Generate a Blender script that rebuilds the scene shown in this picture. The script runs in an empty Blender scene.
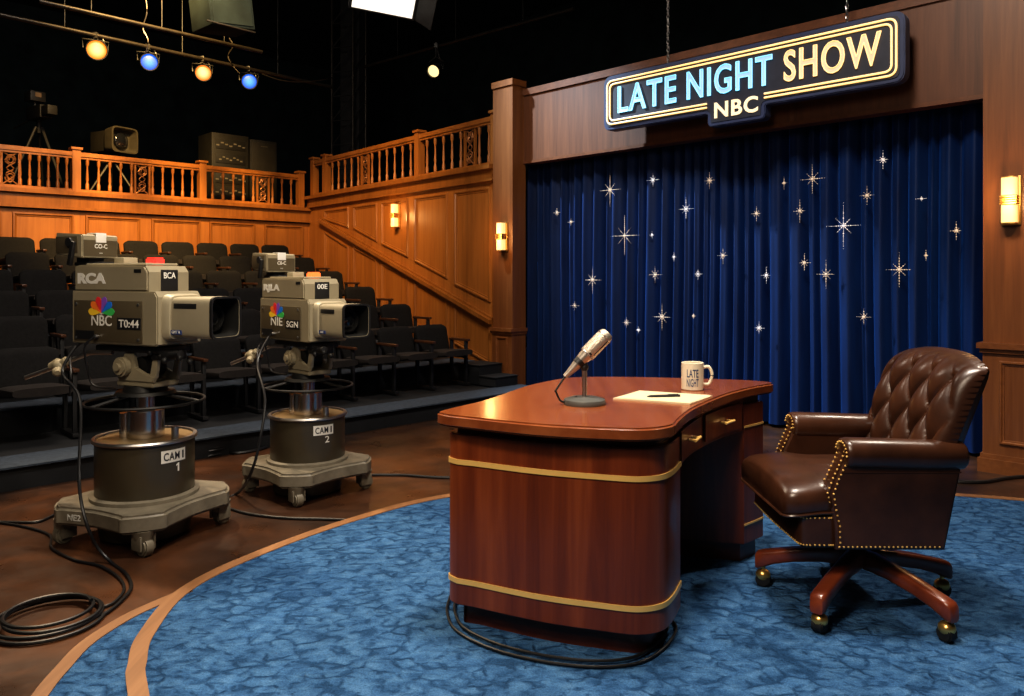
import bpy, bmesh, math, random
from mathutils import Vector as V, Matrix, noise as mn
PI = math.pi
random.seed(7)
S = bpy.context.scene
C = S.collection
# ------------------------------------------------------------------ calibration
F, HZ, H = 775.0, 276.0, 1.34
def fl(px, py, z=0.0):
    Y = F*(H-z)/(py-HZ)
    return V(((px-512)*Y/F, Y, z))
def dp(px, py, Y):
    return V(((px-512)*Y/F, Y, H-(py-HZ)*Y/F))
Q = math.sqrt(0.5)
def ab(a, b, z=0.0):            # room axes: a along the curtain wall, b into it
    return V(((a+b)*Q, (b-a)*Q, z))
def a_of(px, b):
    r = (px-512)/F
    return b*(r-1)/(r+1)
def b_of(px, a):
    r = (px-512)/F
    return a*(r+1)/(r-1)

# ------------------------------------------------------------------ materials
def nmat(name):
    m = bpy.data.materials.new(name); m.use_nodes = True
    nt = m.node_tree
    return m, nt, nt.nodes['Principled BSDF']
def ramp(nt, stops):
    r = nt.nodes.new('ShaderNodeValToRGB')
    e = r.color_ramp.elements
    while len(e) < len(stops): e.new(0.5)
    for i, (p, c) in enumerate(stops):
        e[i].position = p; e[i].color = (*c, 1)
    return r
def coords(nt, scale=(1, 1, 1), kind='Object', rot=(0, 0, 0)):
    t = nt.nodes.new('ShaderNodeTexCoord'); mp = nt.nodes.new('ShaderNodeMapping')
    mp.inputs['Scale'].default_value = scale; mp.inputs['Rotation'].default_value = rot
    nt.links.new(t.outputs[kind], mp.inputs['Vector'])
    return mp.outputs['Vector']
def noise(nt, vec, scale=5, detail=4, rough=.55, dist=0):
    n = nt.nodes.new('ShaderNodeTexNoise')
    n.inputs['Scale'].default_value = scale; n.inputs['Detail'].default_value = detail
    n.inputs['Roughness'].default_value = rough; n.inputs['Distortion'].default_value = dist
    nt.links.new(vec, n.inputs['Vector'])
    return n.outputs['Fac']
def bump(nt, bs, h, strength=.2, dist=.01):
    b = nt.nodes.new('ShaderNodeBump')
    b.inputs['Strength'].default_value = strength; b.inputs['Distance'].default_value = dist
    nt.links.new(h, b.inputs['Height']); nt.links.new(b.outputs['Normal'], bs.inputs['Normal'])
def plain(name, col, rough=.5, metal=0.0, var=.18, scale=9, bmp=0.0, coat=0.0, spec=.5):
    m, nt, bs = nmat(name)
    n = noise(nt, coords(nt), scale, 5)
    d = tuple(c*(1-var) for c in col); u = tuple(min(1, c*(1+var)) for c in col)
    r = ramp(nt, [(.3, d), (.7, u)])
    nt.links.new(n, r.inputs[0]); nt.links.new(r.outputs[0], bs.inputs['Base Color'])
    bs.inputs['Roughness'].default_value = rough; bs.inputs['Metallic'].default_value = metal
    bs.inputs['Coat Weight'].default_value = coat; bs.inputs['Coat Roughness'].default_value = .15
    bs.inputs['Specular IOR Level'].default_value = spec
    if bmp: bump(nt, bs, n, bmp)
    return m
def emit(name, col, strength, base=(.5, .5, .5)):
    m, nt, bs = nmat(name)
    n = noise(nt, coords(nt), 14, 2)
    r = ramp(nt, [(.2, tuple(c*.85 for c in col)), (.8, col)])
    nt.links.new(n, r.inputs[0])
    bs.inputs['Base Color'].default_value = (*base, 1)
    nt.links.new(r.outputs[0], bs.inputs['Emission Color'])
    bs.inputs['Emission Strength'].default_value = strength
    return m
def wood(name, c1, c2, c3, axis='z', rough=.4, coat=.2, fine=26, bmp=.06):
    m, nt, bs = nmat(name)
    sc = {'x': (.05, 1, 1), 'y': (1, .05, 1), 'z': (1, 1, .05)}[axis]
    v = coords(nt, sc)
    n1 = noise(nt, v, fine, 6, .65, .6)
    n2 = noise(nt, v, fine*.22, 3, .5, 1.2)
    mx = nt.nodes.new('ShaderNodeMath'); mx.operation = 'MULTIPLY_ADD'
    nt.links.new(n1, mx.inputs[0]); mx.inputs[1].default_value = .5
    hf = nt.nodes.new('ShaderNodeMath'); hf.operation = 'MULTIPLY'; hf.inputs[1].default_value = .5
    nt.links.new(n2, hf.inputs[0]); nt.links.new(hf.outputs[0], mx.inputs[2])
    r = ramp(nt, [(.33, c1), (.5, c2), (.66, c3)])
    nt.links.new(mx.outputs[0], r.inputs[0]); nt.links.new(r.outputs[0], bs.inputs['Base Color'])
    bs.inputs['Roughness'].default_value = rough
    bs.inputs['Coat Weight'].default_value = coat; bs.inputs['Coat Roughness'].default_value = .12
    bump(nt, bs, n1, bmp, .004)
    return m

OAK = [(.20, .068, .012), (.29, .104, .020), (.35, .135, .029)]
WAL = [(.070, .024, .009), (.105, .037, .0145), (.145, .053, .021)]
MAH = [(.085, .0150, .0036), (.165, .033, .0075), (.25, .058, .014)]
M = {}
M['oak'] = wood('oak panelling', *OAK, axis='z', rough=.45, coat=.06)
M['oak_x'] = wood('oak rail', *OAK, axis='x', rough=.4)
M['oak_trim'] = wood('oak moulding', *[tuple(c*.8 for c in k) for k in OAK], axis='z', rough=.35)
M['walnut'] = wood('walnut veneer', *WAL, axis='z', rough=.45, fine=30)
PIL = [(.105, .035, .0095), (.155, .054, .015), (.205, .076, .022)]
M['pillar_wood'] = wood('warm pillar veneer', *PIL, axis='z', rough=.42, fine=30)
M['pillar_trim'] = wood('warm pillar moulding', *[tuple(c*1.1 for c in k) for k in PIL], axis='x', rough=.4)
M['walnut_trim'] = wood('walnut moulding', *[tuple(c*1.15 for c in k) for k in WAL], axis='x', rough=.4)
M['mahogany'] = wood('mahogany side', *MAH, axis='z', rough=.34, coat=.16, fine=20)
M['mahogany_top'] = wood('mahogany top', (.15, .034, .010), (.235, .064, .020), (.31, .098, .033), axis='y', rough=.25, coat=.3, fine=11)
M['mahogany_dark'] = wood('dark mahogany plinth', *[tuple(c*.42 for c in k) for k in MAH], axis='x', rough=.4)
M['chair_wood'] = wood('chair base wood', (.11, .022, .009), (.17, .036, .014), (.23, .055, .022), axis='x', rough=.28, coat=.4)
M['brass'] = plain('brass', (.80, .50, .16), .28, .9, .1)
M['brass_soft'] = plain('pale brass', (.88, .55, .17), .3, .2, .05)
M['chrome'] = plain('chrome', (.62, .58, .53), .2, 1, .06)
M['steel'] = plain('brushed steel', (.42, .41, .40), .38, 1, .1)
M['black'] = plain('black paint', (.012, .012, .013), .5, 0, .3)
M['black_rubber'] = plain('black rubber', (.010, .010, .010), .6, 0, .3)
M['void'] = plain('black masking drape', (.012, .019, .021), .95, 0, .4, 3, spec=.1)
M['iron'] = plain('dark iron', (.03, .03, .03), .5, .6, .25)
M['rig'] = plain('rig pipe', (.026, .022, .018), .4, .6, .3)
M['khaki'] = plain('khaki camera paint', (.285, .245, .165), .42, 0, .07, 6)
M['khaki_lt'] = plain('pale camera paint', (.36, .315, .22), .4, 0, .06, 6)
M['olive'] = plain('dark olive paint', (.088, .069, .040), .42, 0, .1, 7)
M['drum'] = plain('drum enamel', (.052, .041, .024), .38, 0, .12, 7, coat=.2)
M['base_gray'] = plain('scuffed grey enamel', (.155, .135, .10), .5, 0, .22, 14, .05)
M['tan'] = plain('tan pedestal top', (.26, .18, .09), .4, .3, .15)
M['white_ink'] = plain('white lettering', (.82, .80, .74), .5, 0, .04)
M['grey_ink'] = plain('pale grey lettering', (.55, .54, .50), .5, 0, .05)
M['black_ink'] = plain('black lettering', (.015, .015, .02), .5, 0, .1)
M['blue_ink'] = plain('blue lettering', (.03, .06, .16), .5, 0, .1)
M['white_paint'] = plain('white card', (.75, .73, .68), .6, 0, .05)
M['blue_plate'] = plain('blue badge', (.03, .06, .2), .4, 0, .1)
M['red_lens'] = emit('red lamp', (1, .05, .03), .8, (.6, .05, .04))
M['orange_lens'] = emit('orange lamp', (1, .16, .03), 1.6, (.6, .1, .04))
M['lens_glass'] = plain('lens glass', (.008, .009, .012), .06, 0, .2, 5, coat=1)
M['hood_in'] = plain('hood interior', (.012, .012, .011), .55)
M['seat_cloth'] = plain('black seat cloth', (.0062, .0060, .0062), .9, 0, .35, 40, .2, spec=.25)
M['seat_pan'] = plain('dark brown seat cloth', (.011, .0075, .006), .8, 0, .35, 40, .2)
M['arm_wood'] = wood('dark arm wood', (.035, .014, .006), (.055, .022, .010), (.075, .03, .014), axis='x', rough=.35)
M['riser_face'] = plain('black riser face', (.006, .007, .009), .8, 0, .3)
M['riser_top'] = plain('slate blue riser carpet', (.035, .048, .068), .95, 0, .25, 30, .2)
M['paper'] = plain('cream paper', (.66, .55, .36), .7, 0, .04)
M['ceramic'] = plain('cream ceramic', (.80, .72, .56), .2, 0, .03, coat=.6)
M['mic_grille'] = plain('mic grille', (.60, .52, .42), .4, .7, .12, 120, .4)
M['mic_body'] = plain('mic silver body', (.56, .50, .43), .32, .8, .06)
M['mic_base'] = plain('grey mic base', (.12, .12, .11), .45, .3, .1)
M['cable'] = plain('black cable', (.009, .009, .010), .42, 0, .2)
M['sign_board'] = plain('sign face', (.022, .024, .040), .5, 0, .2)
M['sign_edge'] = plain('sign navy edge', (.030, .040, .095), .45, 0, .15)
M['neon_y'] = emit('warm neon tube', (1, .57, .14), 1.1)
M['neon_y_fill'] = emit('warm letter face', (.95, .44, .07), .5)
M['neon_c'] = emit('cyan neon tube', (.12, .68, 1), 1.15)
M['neon_c_fill'] = emit('blue letter face', (.015, .32, .72), .75)
M['neon_w'] = emit('cream letter face', (1, .70, .30), .9)
M['shade'] = emit('frosted warm glass', (1, .62, .22), .95, (.55, .42, .25))
M['lamp_orange'] = emit('amber stage lens', (1, .40, .06), 1.9, (.02, .02, .02))
M['lamp_orange2'] = emit('orange stage lens', (1, .36, .08), 1.7, (.02, .02, .02))
M['lamp_blue'] = emit('blue stage lens', (.03, .24, 1), 1.2, (.02, .02, .02))
M['lamp_white'] = emit('pale stage lens', (1, .74, .34), 1.4, (.02, .02, .02))
def lensmat(name, c1, c2, strength, rad):
    m, nt, bs = nmat(name)
    t_ = nt.nodes.new('ShaderNodeTexCoord'); ln = nt.nodes.new('ShaderNodeVectorMath'); ln.operation = 'LENGTH'
    nt.links.new(t_.outputs['Object'], ln.inputs[0])
    dv = nt.nodes.new('ShaderNodeMath'); dv.operation = 'DIVIDE'; dv.inputs[1].default_value = rad; nt.links.new(ln.outputs['Value'], dv.inputs[0])
    r = ramp(nt, [(.25, c1), (.95, c2)]); nt.links.new(dv.outputs[0], r.inputs[0])
    bs.inputs['Base Color'].default_value = (.02, .02, .02, 1)
    nt.links.new(r.outputs[0], bs.inputs['Emission Color']); bs.inputs['Emission Strength'].default_value = strength
    return m
M['lamp_orange'] = lensmat('amber stage lens', (1, .68, .25), (1, .22, .01), 1.5, .105)
M['lamp_orange2'] = lensmat('orange stage lens', (1, .66, .28), (1, .20, .02), 1.4, .095)
M['lamp_blue'] = lensmat('blue stage lens', (.10, .45, 1), (.01, .12, .75), 1.1, .095)
M['softbox'] = emit('soft light panel', (1, .90, .76), .95)
M['star'] = emit('sequin star with emitted glint', (1, .72, .48), .36, (.55, .45, .36))  # glint of the reflective sequins put in as emission; the stars are no lamps
M['star_w'] = emit('white sequin star with emitted glint', (1, .86, .78), .5, (.6, .55, .55))
M['bronze'] = plain('gilded scrollwork', (.30, .13, .05), .4, .5, .15)
for i, c in enumerate([(.95, .62, .04), (.95, .22, .03), (.80, .04, .05), (.26, .10, .55), (.02, .20, .80), (.06, .52, .12)]):
    M['pea%d' % i] = plain('feather colour %d' % i, c, .45, 0, .05)

# leather
m, nt, bs = nmat('brown leather')
v = coords(nt)
n1 = noise(nt, v, 7, 4); r = ramp(nt, [(.3, (.034, .0125, .0062)), (.72, (.080, .030, .0145))])
nt.links.new(n1, r.inputs[0]); nt.links.new(r.outputs[0], bs.inputs['Base Color'])
n2 = noise(nt, v, 160, 3); bump(nt, bs, n2, .12, .002)
bs.inputs['Roughness'].default_value = .33; bs.inputs['Coat Weight'].default_value = .25; bs.inputs['Coat Roughness'].default_value = .22
M['leather'] = m
# velvet curtain
m, nt, bs = nmat('royal blue velvet')
n1 = noise(nt, coords(nt, (1, 1, .15)), 9, 4); r = ramp(nt, [(.3, (.0008, .0092, .048)), (.7, (.0018, .019, .090))])
nt.links.new(n1, r.inputs[0]); nt.links.new(r.outputs[0], bs.inputs['Base Color'])
bs.inputs['Roughness'].default_value = .62; bs.inputs['Specular IOR Level'].default_value = .25
bs.inputs['Sheen Weight'].default_value = .35; bs.inputs['Sheen Roughness'].default_value = .4
bs.inputs['Sheen Tint'].default_value = (.02, .2, .9, 1)
M['velvet'] = m
# floor
m, nt, bs = nmat('dark polished studio floor')
v = coords(nt)
n1 = noise(nt, v, 1.1, 7, .62, .5); r = ramp(nt, [(.32, (.014, .009, .007)), (.50, (.050, .022, .011)), (.70, (.125, .047, .017))])
nt.links.new(n1, r.inputs[0]); nt.links.new(r.outputs[0], bs.inputs['Base Color'])
n2 = noise(nt, v, 3.5, 6, .6); r2 = ramp(nt, [(.3, (.24,)*3), (.7, (.46,)*3)])
nt.links.new(n2, r2.inputs[0]); nt.links.new(r2.outputs[0], bs.inputs['Roughness'])
bump(nt, bs, noise(nt, v, 45, 3), .04, .01)
M['floor'] = m
# blue stage carpet
m, nt, bs = nmat('blue plush carpet')
v = coords(nt, (1, 1.25, 1))
nw_ = nt.nodes.new('ShaderNodeTexNoise'); nw_.inputs['Scale'].default_value = 9; nw_.inputs['Detail'].default_value = 3
nt.links.new(v, nw_.inputs['Vector'])
vm = nt.nodes.new('ShaderNodeVectorMath'); vm.operation = 'MULTIPLY_ADD'; vm.inputs[1].default_value = (.10, .10, 0)
nt.links.new(nw_.outputs['Color'], vm.inputs[0]); nt.links.new(v, vm.inputs[2])
vo = nt.nodes.new('ShaderNodeTexVoronoi'); vo.feature = 'SMOOTH_F1'; vo.inputs['Scale'].default_value = 14; vo.inputs['Smoothness'].default_value = .35
nt.links.new(vm.outputs[0], vo.inputs['Vector'])
n0 = noise(nt, coords(nt), 2.2, 3)
n1 = noise(nt, coords(nt, (1, 1.7, 1)), 17, 4, .6, 1.2)
n2 = noise(nt, coords(nt), 190, 2, .7)
def mth(op, a, b_, c_=None):
    q = nt.nodes.new('ShaderNodeMath'); q.operation = op
    for k_, x_ in enumerate((a, b_, c_)):
        if x_ is None: continue
        if isinstance(x_, (int, float)): q.inputs[k_].default_value = x_
        else: nt.links.new(x_, q.inputs[k_])
    return q.outputs[0]
ve = nt.nodes.new('ShaderNodeTexVoronoi'); ve.feature = 'DISTANCE_TO_EDGE'; ve.inputs['Scale'].default_value = 13
nt.links.new(vm.outputs[0], ve.inputs['Vector'])
n5 = noise(nt, coords(nt, (1, 1.6, 1)), 11, 3)
gate = ramp(nt, [(.40, (0, 0, 0)), (.56, (1, 1, 1))]); nt.links.new(n5, gate.inputs[0])
crs = ramp(nt, [(.0, (1, 1, 1)), (.16, (0, 0, 0))]); nt.links.new(ve.outputs['Distance'], crs.inputs[0])
crease = mth('MULTIPLY', gate.outputs[0], crs.outputs[0])
hgt = mth('SUBTRACT', mth('SUBTRACT', mth('MULTIPLY_ADD', n1, .55, .42), mth('MULTIPLY', vo.outputs['Distance'], .40)), mth('MULTIPLY', crease, .30))
r = ramp(nt, [(.24, (.024, .075, .175)), (.40, (.044, .122, .268)), (.52, (.060, .156, .320)), (.68, (.085, .200, .385))])
nt.links.new(hgt, r.inputs[0])
r0 = ramp(nt, [(.3, (.80,)*3), (.7, (1.06,)*3)]); nt.links.new(n0, r0.inputs[0])
r3 = ramp(nt, [(.3, (.66,)*3), (.7, (1.22,)*3)]); nt.links.new(n2, r3.inputs[0])
mA = nt.nodes.new('ShaderNodeMixRGB'); mA.blend_type = 'MULTIPLY'; mA.inputs[0].default_value = 1
mB = nt.nodes.new('ShaderNodeMixRGB'); mB.blend_type = 'MULTIPLY'; mB.inputs[0].default_value = 1
nt.links.new(r.outputs[0], mA.inputs[1]); nt.links.new(r0.outputs[0], mA.inputs[2])
nt.links.new(mA.outputs[0], mB.inputs[1]); nt.links.new(r3.outputs[0], mB.inputs[2])
nt.links.new(mB.outputs[0], bs.inputs['Base Color'])
bump(nt, bs, mth('MULTIPLY_ADD', n2, .10, hgt), .75, .055)
bs.inputs['Roughness'].default_value = .95; bs.inputs['Specular IOR Level'].default_value = .1
M['carpet'] = m
M['carpet_trim'] = wood('tan carpet edge trim', (.19, .088, .036), (.26, .124, .052), (.33, .165, .072), axis='y', rough=.5, coat=.1)

# ------------------------------------------------------------------ mesh building
class MB:
    def __init__(s, Mx=None):
        s.bm = bmesh.new(); s.M = Mx or Matrix()
    def merge(s, t, Mx=None):
        me = bpy.data.meshes.new('tmp')
        bmesh.ops.transform(t, matrix=s.M @ (Mx or Matrix()), verts=t.verts)
        t.to_mesh(me); t.free(); s.bm.from_mesh(me); bpy.data.meshes.remove(me)
        return s
    def box(s, c, sz, R=None, bev=0, seg=2):
        t = bmesh.new(); bmesh.ops.create_cube(t, size=1)
        bmesh.ops.scale(t, vec=sz, verts=t.verts)
        if bev: bmesh.ops.bevel(t, geom=t.edges[:], offset=bev, segments=seg, affect='EDGES', profile=.6)
        return s.merge(t, Matrix.Translation(c) @ (R.to_4x4() if R else Matrix()))
    def cyl(s, p0, p1, r0, r1=None, n=20, bev=0):
        p0, p1 = V(p0), V(p1); r1 = r0 if r1 is None else r1
        t = bmesh.new(); d = p1-p0
        bmesh.ops.create_cone(t, cap_ends=True, segments=n, radius1=r0, radius2=r1, depth=d.length)
        if bev:
            es = [e for e in t.edges if len(e.link_faces) == 2 and any(len(f.verts) > 4 for f in e.link_faces)]
            bmesh.ops.bevel(t, geom=es, offset=bev, segments=2, affect='EDGES')
        return s.merge(t, Matrix.Translation((p0+p1)/2) @ d.to_track_quat('Z', 'Y').to_matrix().to_4x4())
    def ball(s, c, r, sc=(1, 1, 1), n=14, R=None):
        t = bmesh.new(); bmesh.ops.create_uvsphere(t, u_segments=n, v_segments=max(6, n//2+1), radius=r)
        bmesh.ops.scale(t, vec=sc, verts=t.verts)
        return s.merge(t, Matrix.Translation(c) @ (R.to_4x4() if R else Matrix()))
    def bead(s, c, r):
        t = bmesh.new(); bmesh.ops.create_icosphere(t, subdivisions=1, radius=r)
        return s.merge(t, Matrix.Translation(c))
    def loft(s, rings, cap=True, closed=True):
        t = bmesh.new(); vs = [[t.verts.new(p) for p in r] for r in rings]
        n = len(rings[0])
        for a, b in zip(vs[:-1], vs[1:]):
            for i in range(n if closed else n-1):
                j = (i+1) % n
                t.faces.new((a[i], a[j], b[j], b[i]))
        if cap and closed:
            t.faces.new(list(reversed(vs[0]))); t.faces.new(vs[-1])
        bmesh.ops.recalc_face_normals(t, faces=t.faces)
        return s.merge(t)
    def prism(s, poly, z0, z1, bev=0, Mx=None, seg=2):
        t = bmesh.new()
        lo = [t.verts.new((p[0], p[1], z0)) for p in poly]; hi = [t.verts.new((p[0], p[1], z1)) for p in poly]
        n = len(poly)
        t.faces.new(list(reversed(lo))); t.faces.new(hi)
        for i in range(n):
            t.faces.new((lo[i], lo[(i+1) % n], hi[(i+1) % n], hi[i]))
        bmesh.ops.recalc_face_normals(t, faces=t.faces)
        if bev:
            es = [e for e in t.edges if any(len(f.verts) > 4 for f in e.link_faces) and len(e.link_faces) == 2] if n > 4 else t.edges[:]
            bmesh.ops.bevel(t, geom=es, offset=bev, segments=seg, affect='EDGES')
        return s.merge(t, Mx)
    def lathe(s, prof, c=(0, 0, 0), n=24, Mx=None):
        rings = []
        t = bmesh.new(); vs = []
        for r, z in prof:
            if r < 1e-6: vs.append([t.verts.new((0, 0, z))])
            else: vs.append([t.verts.new((r*math.cos(2*PI*i/n), r*math.sin(2*PI*i/n), z)) for i in range(n)])
        for a, b in zip(vs[:-1], vs[1:]):
            for i in range(n):
                j = (i+1) % n
                if len(a) == 1 and len(b) == 1: continue
                if len(a) == 1: t.faces.new((a[0], b[j], b[i]))
                elif len(b) == 1: t.faces.new((a[i], a[j], b[0]))
                else: t.faces.new((a[i], a[j], b[j], b[i]))
        bmesh.ops.recalc_face_normals(t, faces=t.faces)
        return s.merge(t, Mx or Matrix.Translation(c))
    def tube(s, pts, r, n=8, closed=False):
        pts = [V(p) for p in pts]; N = len(pts); rings = []
        up = V((0, 0, 1))
        for i, p in enumerate(pts):
            if closed: d = pts[(i+1) % N]-pts[i-1]
            else: d = pts[min(i+1, N-1)]-pts[max(i-1, 0)]
            d.normalize()
            x = up.cross(d)
            if x.length < .05: x = V((1, 0, 0)).cross(d)
            x.normalize(); y = d.cross(x)
            rr = r[i] if isinstance(r, (list, tuple)) else r
            rings.append([p+x*rr*math.cos(2*PI*k/n)+y*rr*math.sin(2*PI*k/n) for k in range(n)])
        if closed: rings.append(rings[0])
        return s.loft(rings, cap=not closed)
    def ring(s, c, R, r, n=48, k=8):
        c = V(c)
        return s.tube([c+V((R*math.cos(2*PI*i/n), R*math.sin(2*PI*i/n), 0)) for i in range(n)], r, k, True)
    def strip(s, path, z0, z1, th, closed=True):   # upright ribbon following a plan outline, th outward offset
        out = offset(path, th, closed)
        rings = [[V((*p, z0)), V((*q, z0)), V((*q, z1)), V((*p, z1))] for p, q in zip(path, out)]
        if closed: rings.append(rings[0])
        return s.loft(rings, cap=not closed)
    def build(s, name, mat, parent=None, ang=35, smooth=True):
        me = bpy.data.meshes.new(name)
        bmesh.ops.remove_doubles(s.bm, verts=s.bm.verts, dist=1e-6)
        s.bm.to_mesh(me); s.bm.free()
        if smooth:
            for p in me.polygons: p.use_smooth = True
            me.set_sharp_from_angle(angle=math.radians(ang))
        me.materials.append(M[mat] if isinstance(mat, str) else mat)
        o = bpy.data.objects.new(name, me); C.objects.link(o); o.parent = parent
        return o
def offset(path, d, closed=True):           # offset a counter-clockwise plan path outward by d
    n = len(path); res = []
    for i in range(n):
        p = V(path[i][:2]); a = V(path[i-1][:2]) if (i > 0 or closed) else None
        b = V(path[(i+1) % n][:2]) if (i < n-1 or closed) else None
        t1 = (p-a).normalized() if a is not None else None
        t2 = (b-p).normalized() if b is not None else None
        t1 = t1 if t1 is not None else t2; t2 = t2 if t2 is not None else t1
        n1 = V((t1.y, -t1.x)); n2 = V((t2.y, -t2.x)); m_ = n1+n2
        if m_.length < 1e-6: m_ = n1
        m_.normalize(); k = max(.5, m_.dot(n1))
        res.append(tuple(p+m_*(d/k)))
    return res
def spline(pts, per=10, closed=False):
    pts = [V(p) for p in pts]; N = len(pts); out = []
    for i in range(N if closed else N-1):
        if closed: p0, p1, p2, p3 = pts[i-1], pts[i], pts[(i+1) % N], pts[(i+2) % N]
        else: p0, p1, p2, p3 = pts[max(i-1, 0)], pts[i], pts[i+1], pts[min(i+2, N-1)]
        for k in range(per):
            t = k/per
            out.append(.5*((2*p1)+(p2-p0)*t+(2*p0-5*p1+4*p2-p3)*t*t+(3*p1-p0-3*p2+p3)*t**3))
    if not closed: out.append(pts[-1])
    return out
def rounded(poly, rad, seg=6):
    out = []; n = len(poly)
    for i in range(n):
        p = V(poly[i][:2]); a = V(poly[i-1][:2]); b = V(poly[(i+1) % n][:2])
        r_ = rad[i] if isinstance(rad, (list, tuple)) else rad
        if r_ <= 0: out.append(tuple(p)); continue
        q0 = p+(a-p).normalized()*min(r_, (a-p).length*.49); q1 = p+(b-p).normalized()*min(r_, (b-p).length*.49)
        for k in range(seg+1):
            t = k/seg
            out.append(tuple((1-t)**2*q0+2*t*(1-t)*p+t*t*q1))
    return out
def se(a, b, n=24, e=.6):
    res = []
    for i in range(n):
        t = 2*PI*i/n; c, s_ = math.cos(t), math.sin(t)
        res.append((a*math.copysign(abs(c)**e, c), b*math.copysign(abs(s_)**e, s_)))
    return res
def thing(name, label, cat, loc=(0, 0, 0), rz=0, group=None, scale=1):
    o = bpy.data.objects.new(name, None); C.objects.link(o); o.empty_display_size = .1
    o.location = loc; o.rotation_euler = (0, 0, rz); o.scale = (scale,)*3
    o['label'] = label; o['category'] = cat
    if group: o['group'] = group
    return o
def tag(o, label, cat, group=None):
    o['label'] = label; o['category'] = cat
    if group: o['group'] = group
    return o
def struct(o):
    o['kind'] = 'structure'; return o
def textmesh(body, size, Mx, name, mat, parent, extrude=.001, bold=0, outline=0, sx=1.0, bend=None, space=1.0):
    cu = bpy.data.curves.new('t', 'FONT'); cu.body = body; cu.size = size
    cu.align_x = 'CENTER'; cu.align_y = 'CENTER'; cu.space_character = space; cu.resolution_u = 4
    if outline: cu.fill_mode = 'NONE'; cu.bevel_depth = outline; cu.bevel_resolution = 1
    else: cu.extrude = extrude
    cu.offset = bold
    ob = bpy.data.objects.new('t', cu); C.objects.link(ob)
    bpy.context.view_layer.update()
    me = bpy.data.meshes.new_from_object(ob.evaluated_get(bpy.context.evaluated_depsgraph_get()))
    bpy.data.objects.remove(ob); bpy.data.curves.remove(cu)
    for v_ in me.vertices:
        x, y, z = v_.co.x*sx, v_.co.y, v_.co.z
        if bend:
            R, a0, z0 = bend; an = a0+x/R
            v_.co = V(((R+z)*math.cos(an), (R+z)*math.sin(an), z0+y))
        else: v_.co = Mx @ V((x, y, z))
    me.name = name; me.materials.clear(); me.materials.append(M[mat])
    o = bpy.data.objects.new(name, me); C.objects.link(o); o.parent = parent
    return o
def textfit(body, w, h, Mx, name, mat, parent, depth=.001, bold=0, outline=0, bend=None, space=1.0, line=None, lift=0):
    """lettering scaled to an exact width and cap height; optional tube outlines as a child"""
    o = textmesh(body, 1.0, Matrix(), name, mat, parent, depth/h if 0 else .001, bold, 0, 1.0, None, space)
    def fit(me, dz, ref=None):
        xs = [v_.co.x for v_ in me.vertices]; ys = [v_.co.y for v_ in me.vertices]
        bb = ref or (min(xs), max(xs), min(ys), max(ys))
        for v_ in me.vertices:
            x = ((v_.co.x-bb[0])/(bb[1]-bb[0])-.5)*w; y = ((v_.co.y-bb[2])/(bb[3]-bb[2])-.5)*h; z = v_.co.z/.001*depth*.5+dz
            if bend:
                Rr, a0, z0 = bend; an = a0+x/Rr; v_.co = V(((Rr+z)*math.cos(an), (Rr+z)*math.sin(an), z0+y))
            else: v_.co = Mx @ V((x, y, z))
        return bb
    bb = fit(o.data, depth*.5)
    if line:
        mat2, lw = line
        cu = bpy.data.curves.new('t', 'FONT'); cu.body = body; cu.size = 1; cu.align_x = 'CENTER'; cu.align_y = 'CENTER'; cu.space_character = space; cu.resolution_u = 4; cu.offset = bold; cu.fill_mode = 'NONE'; cu.bevel_depth = .0001; cu.bevel_resolution = 0
        ob = bpy.data.objects.new('t', cu); C.objects.link(ob); bpy.context.view_layer.update()
        me = bpy.data.meshes.new_from_object(ob.evaluated_get(bpy.context.evaluated_depsgraph_get()))
        bpy.data.objects.remove(ob); bpy.data.curves.remove(cu)
        # chase the outline loops and wrap a round tube around each
        t = bmesh.new(); t.from_mesh(me); bmesh.ops.remove_doubles(t, verts=t.verts, dist=.003); bpy.data.meshes.remove(me)
        isl = []; seen = set()
        t.free()
        fm = bmesh.new(); src = textmesh(body, 1.0, Matrix(), 'tmp', mat2, None, 0, bold, 0, 1.0, None, space)
        fm.from_mesh(src.data); bpy.data.objects.remove(src)
        bmesh.ops.remove_doubles(fm, verts=fm.verts, dist=.0005)
        bd = [e for e in fm.edges if len(e.link_faces) == 1]
        nb = {}
        for e in bd:
            a_, b_ = e.verts; nb.setdefault(a_, []).append(b_); nb.setdefault(b_, []).append(a_)
        mb_ = MB()
        for v0 in list(nb):
            if v0 in seen: continue
            loop = [v0]; seen.add(v0); cur = v0
            while True:
                nx = [q for q in nb[cur] if q not in seen]
                if not nx: break
                cur = nx[0]; seen.add(cur); loop.append(cur)
            if len(loop) < 3: continue
            pts = [Mx @ V((((q.co.x-bb[0])/(bb[1]-bb[0])-.5)*w, ((q.co.y-bb[2])/(bb[3]-bb[2])-.5)*h, depth+lw)) for q in loop]
            for p_, q_ in zip(pts, pts[1:]+pts[:1]): mb_.cyl(p_, q_, lw, n=6); mb_.bead(p_, lw)
        fm.free()
        mb_.build('letter_outline', mat2, o)
    return o
def frame_mx(o, ux, uy):
    ux = V(ux).normalized(); uy = V(uy).normalized(); n = ux.cross(uy); o = V(o)
    return Matrix(((ux.x, uy.x, n.x, o.x), (ux.y, uy.y, n.y, o.y), (ux.z, uy.z, n.z, o.z), (0, 0, 0, 1)))
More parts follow.
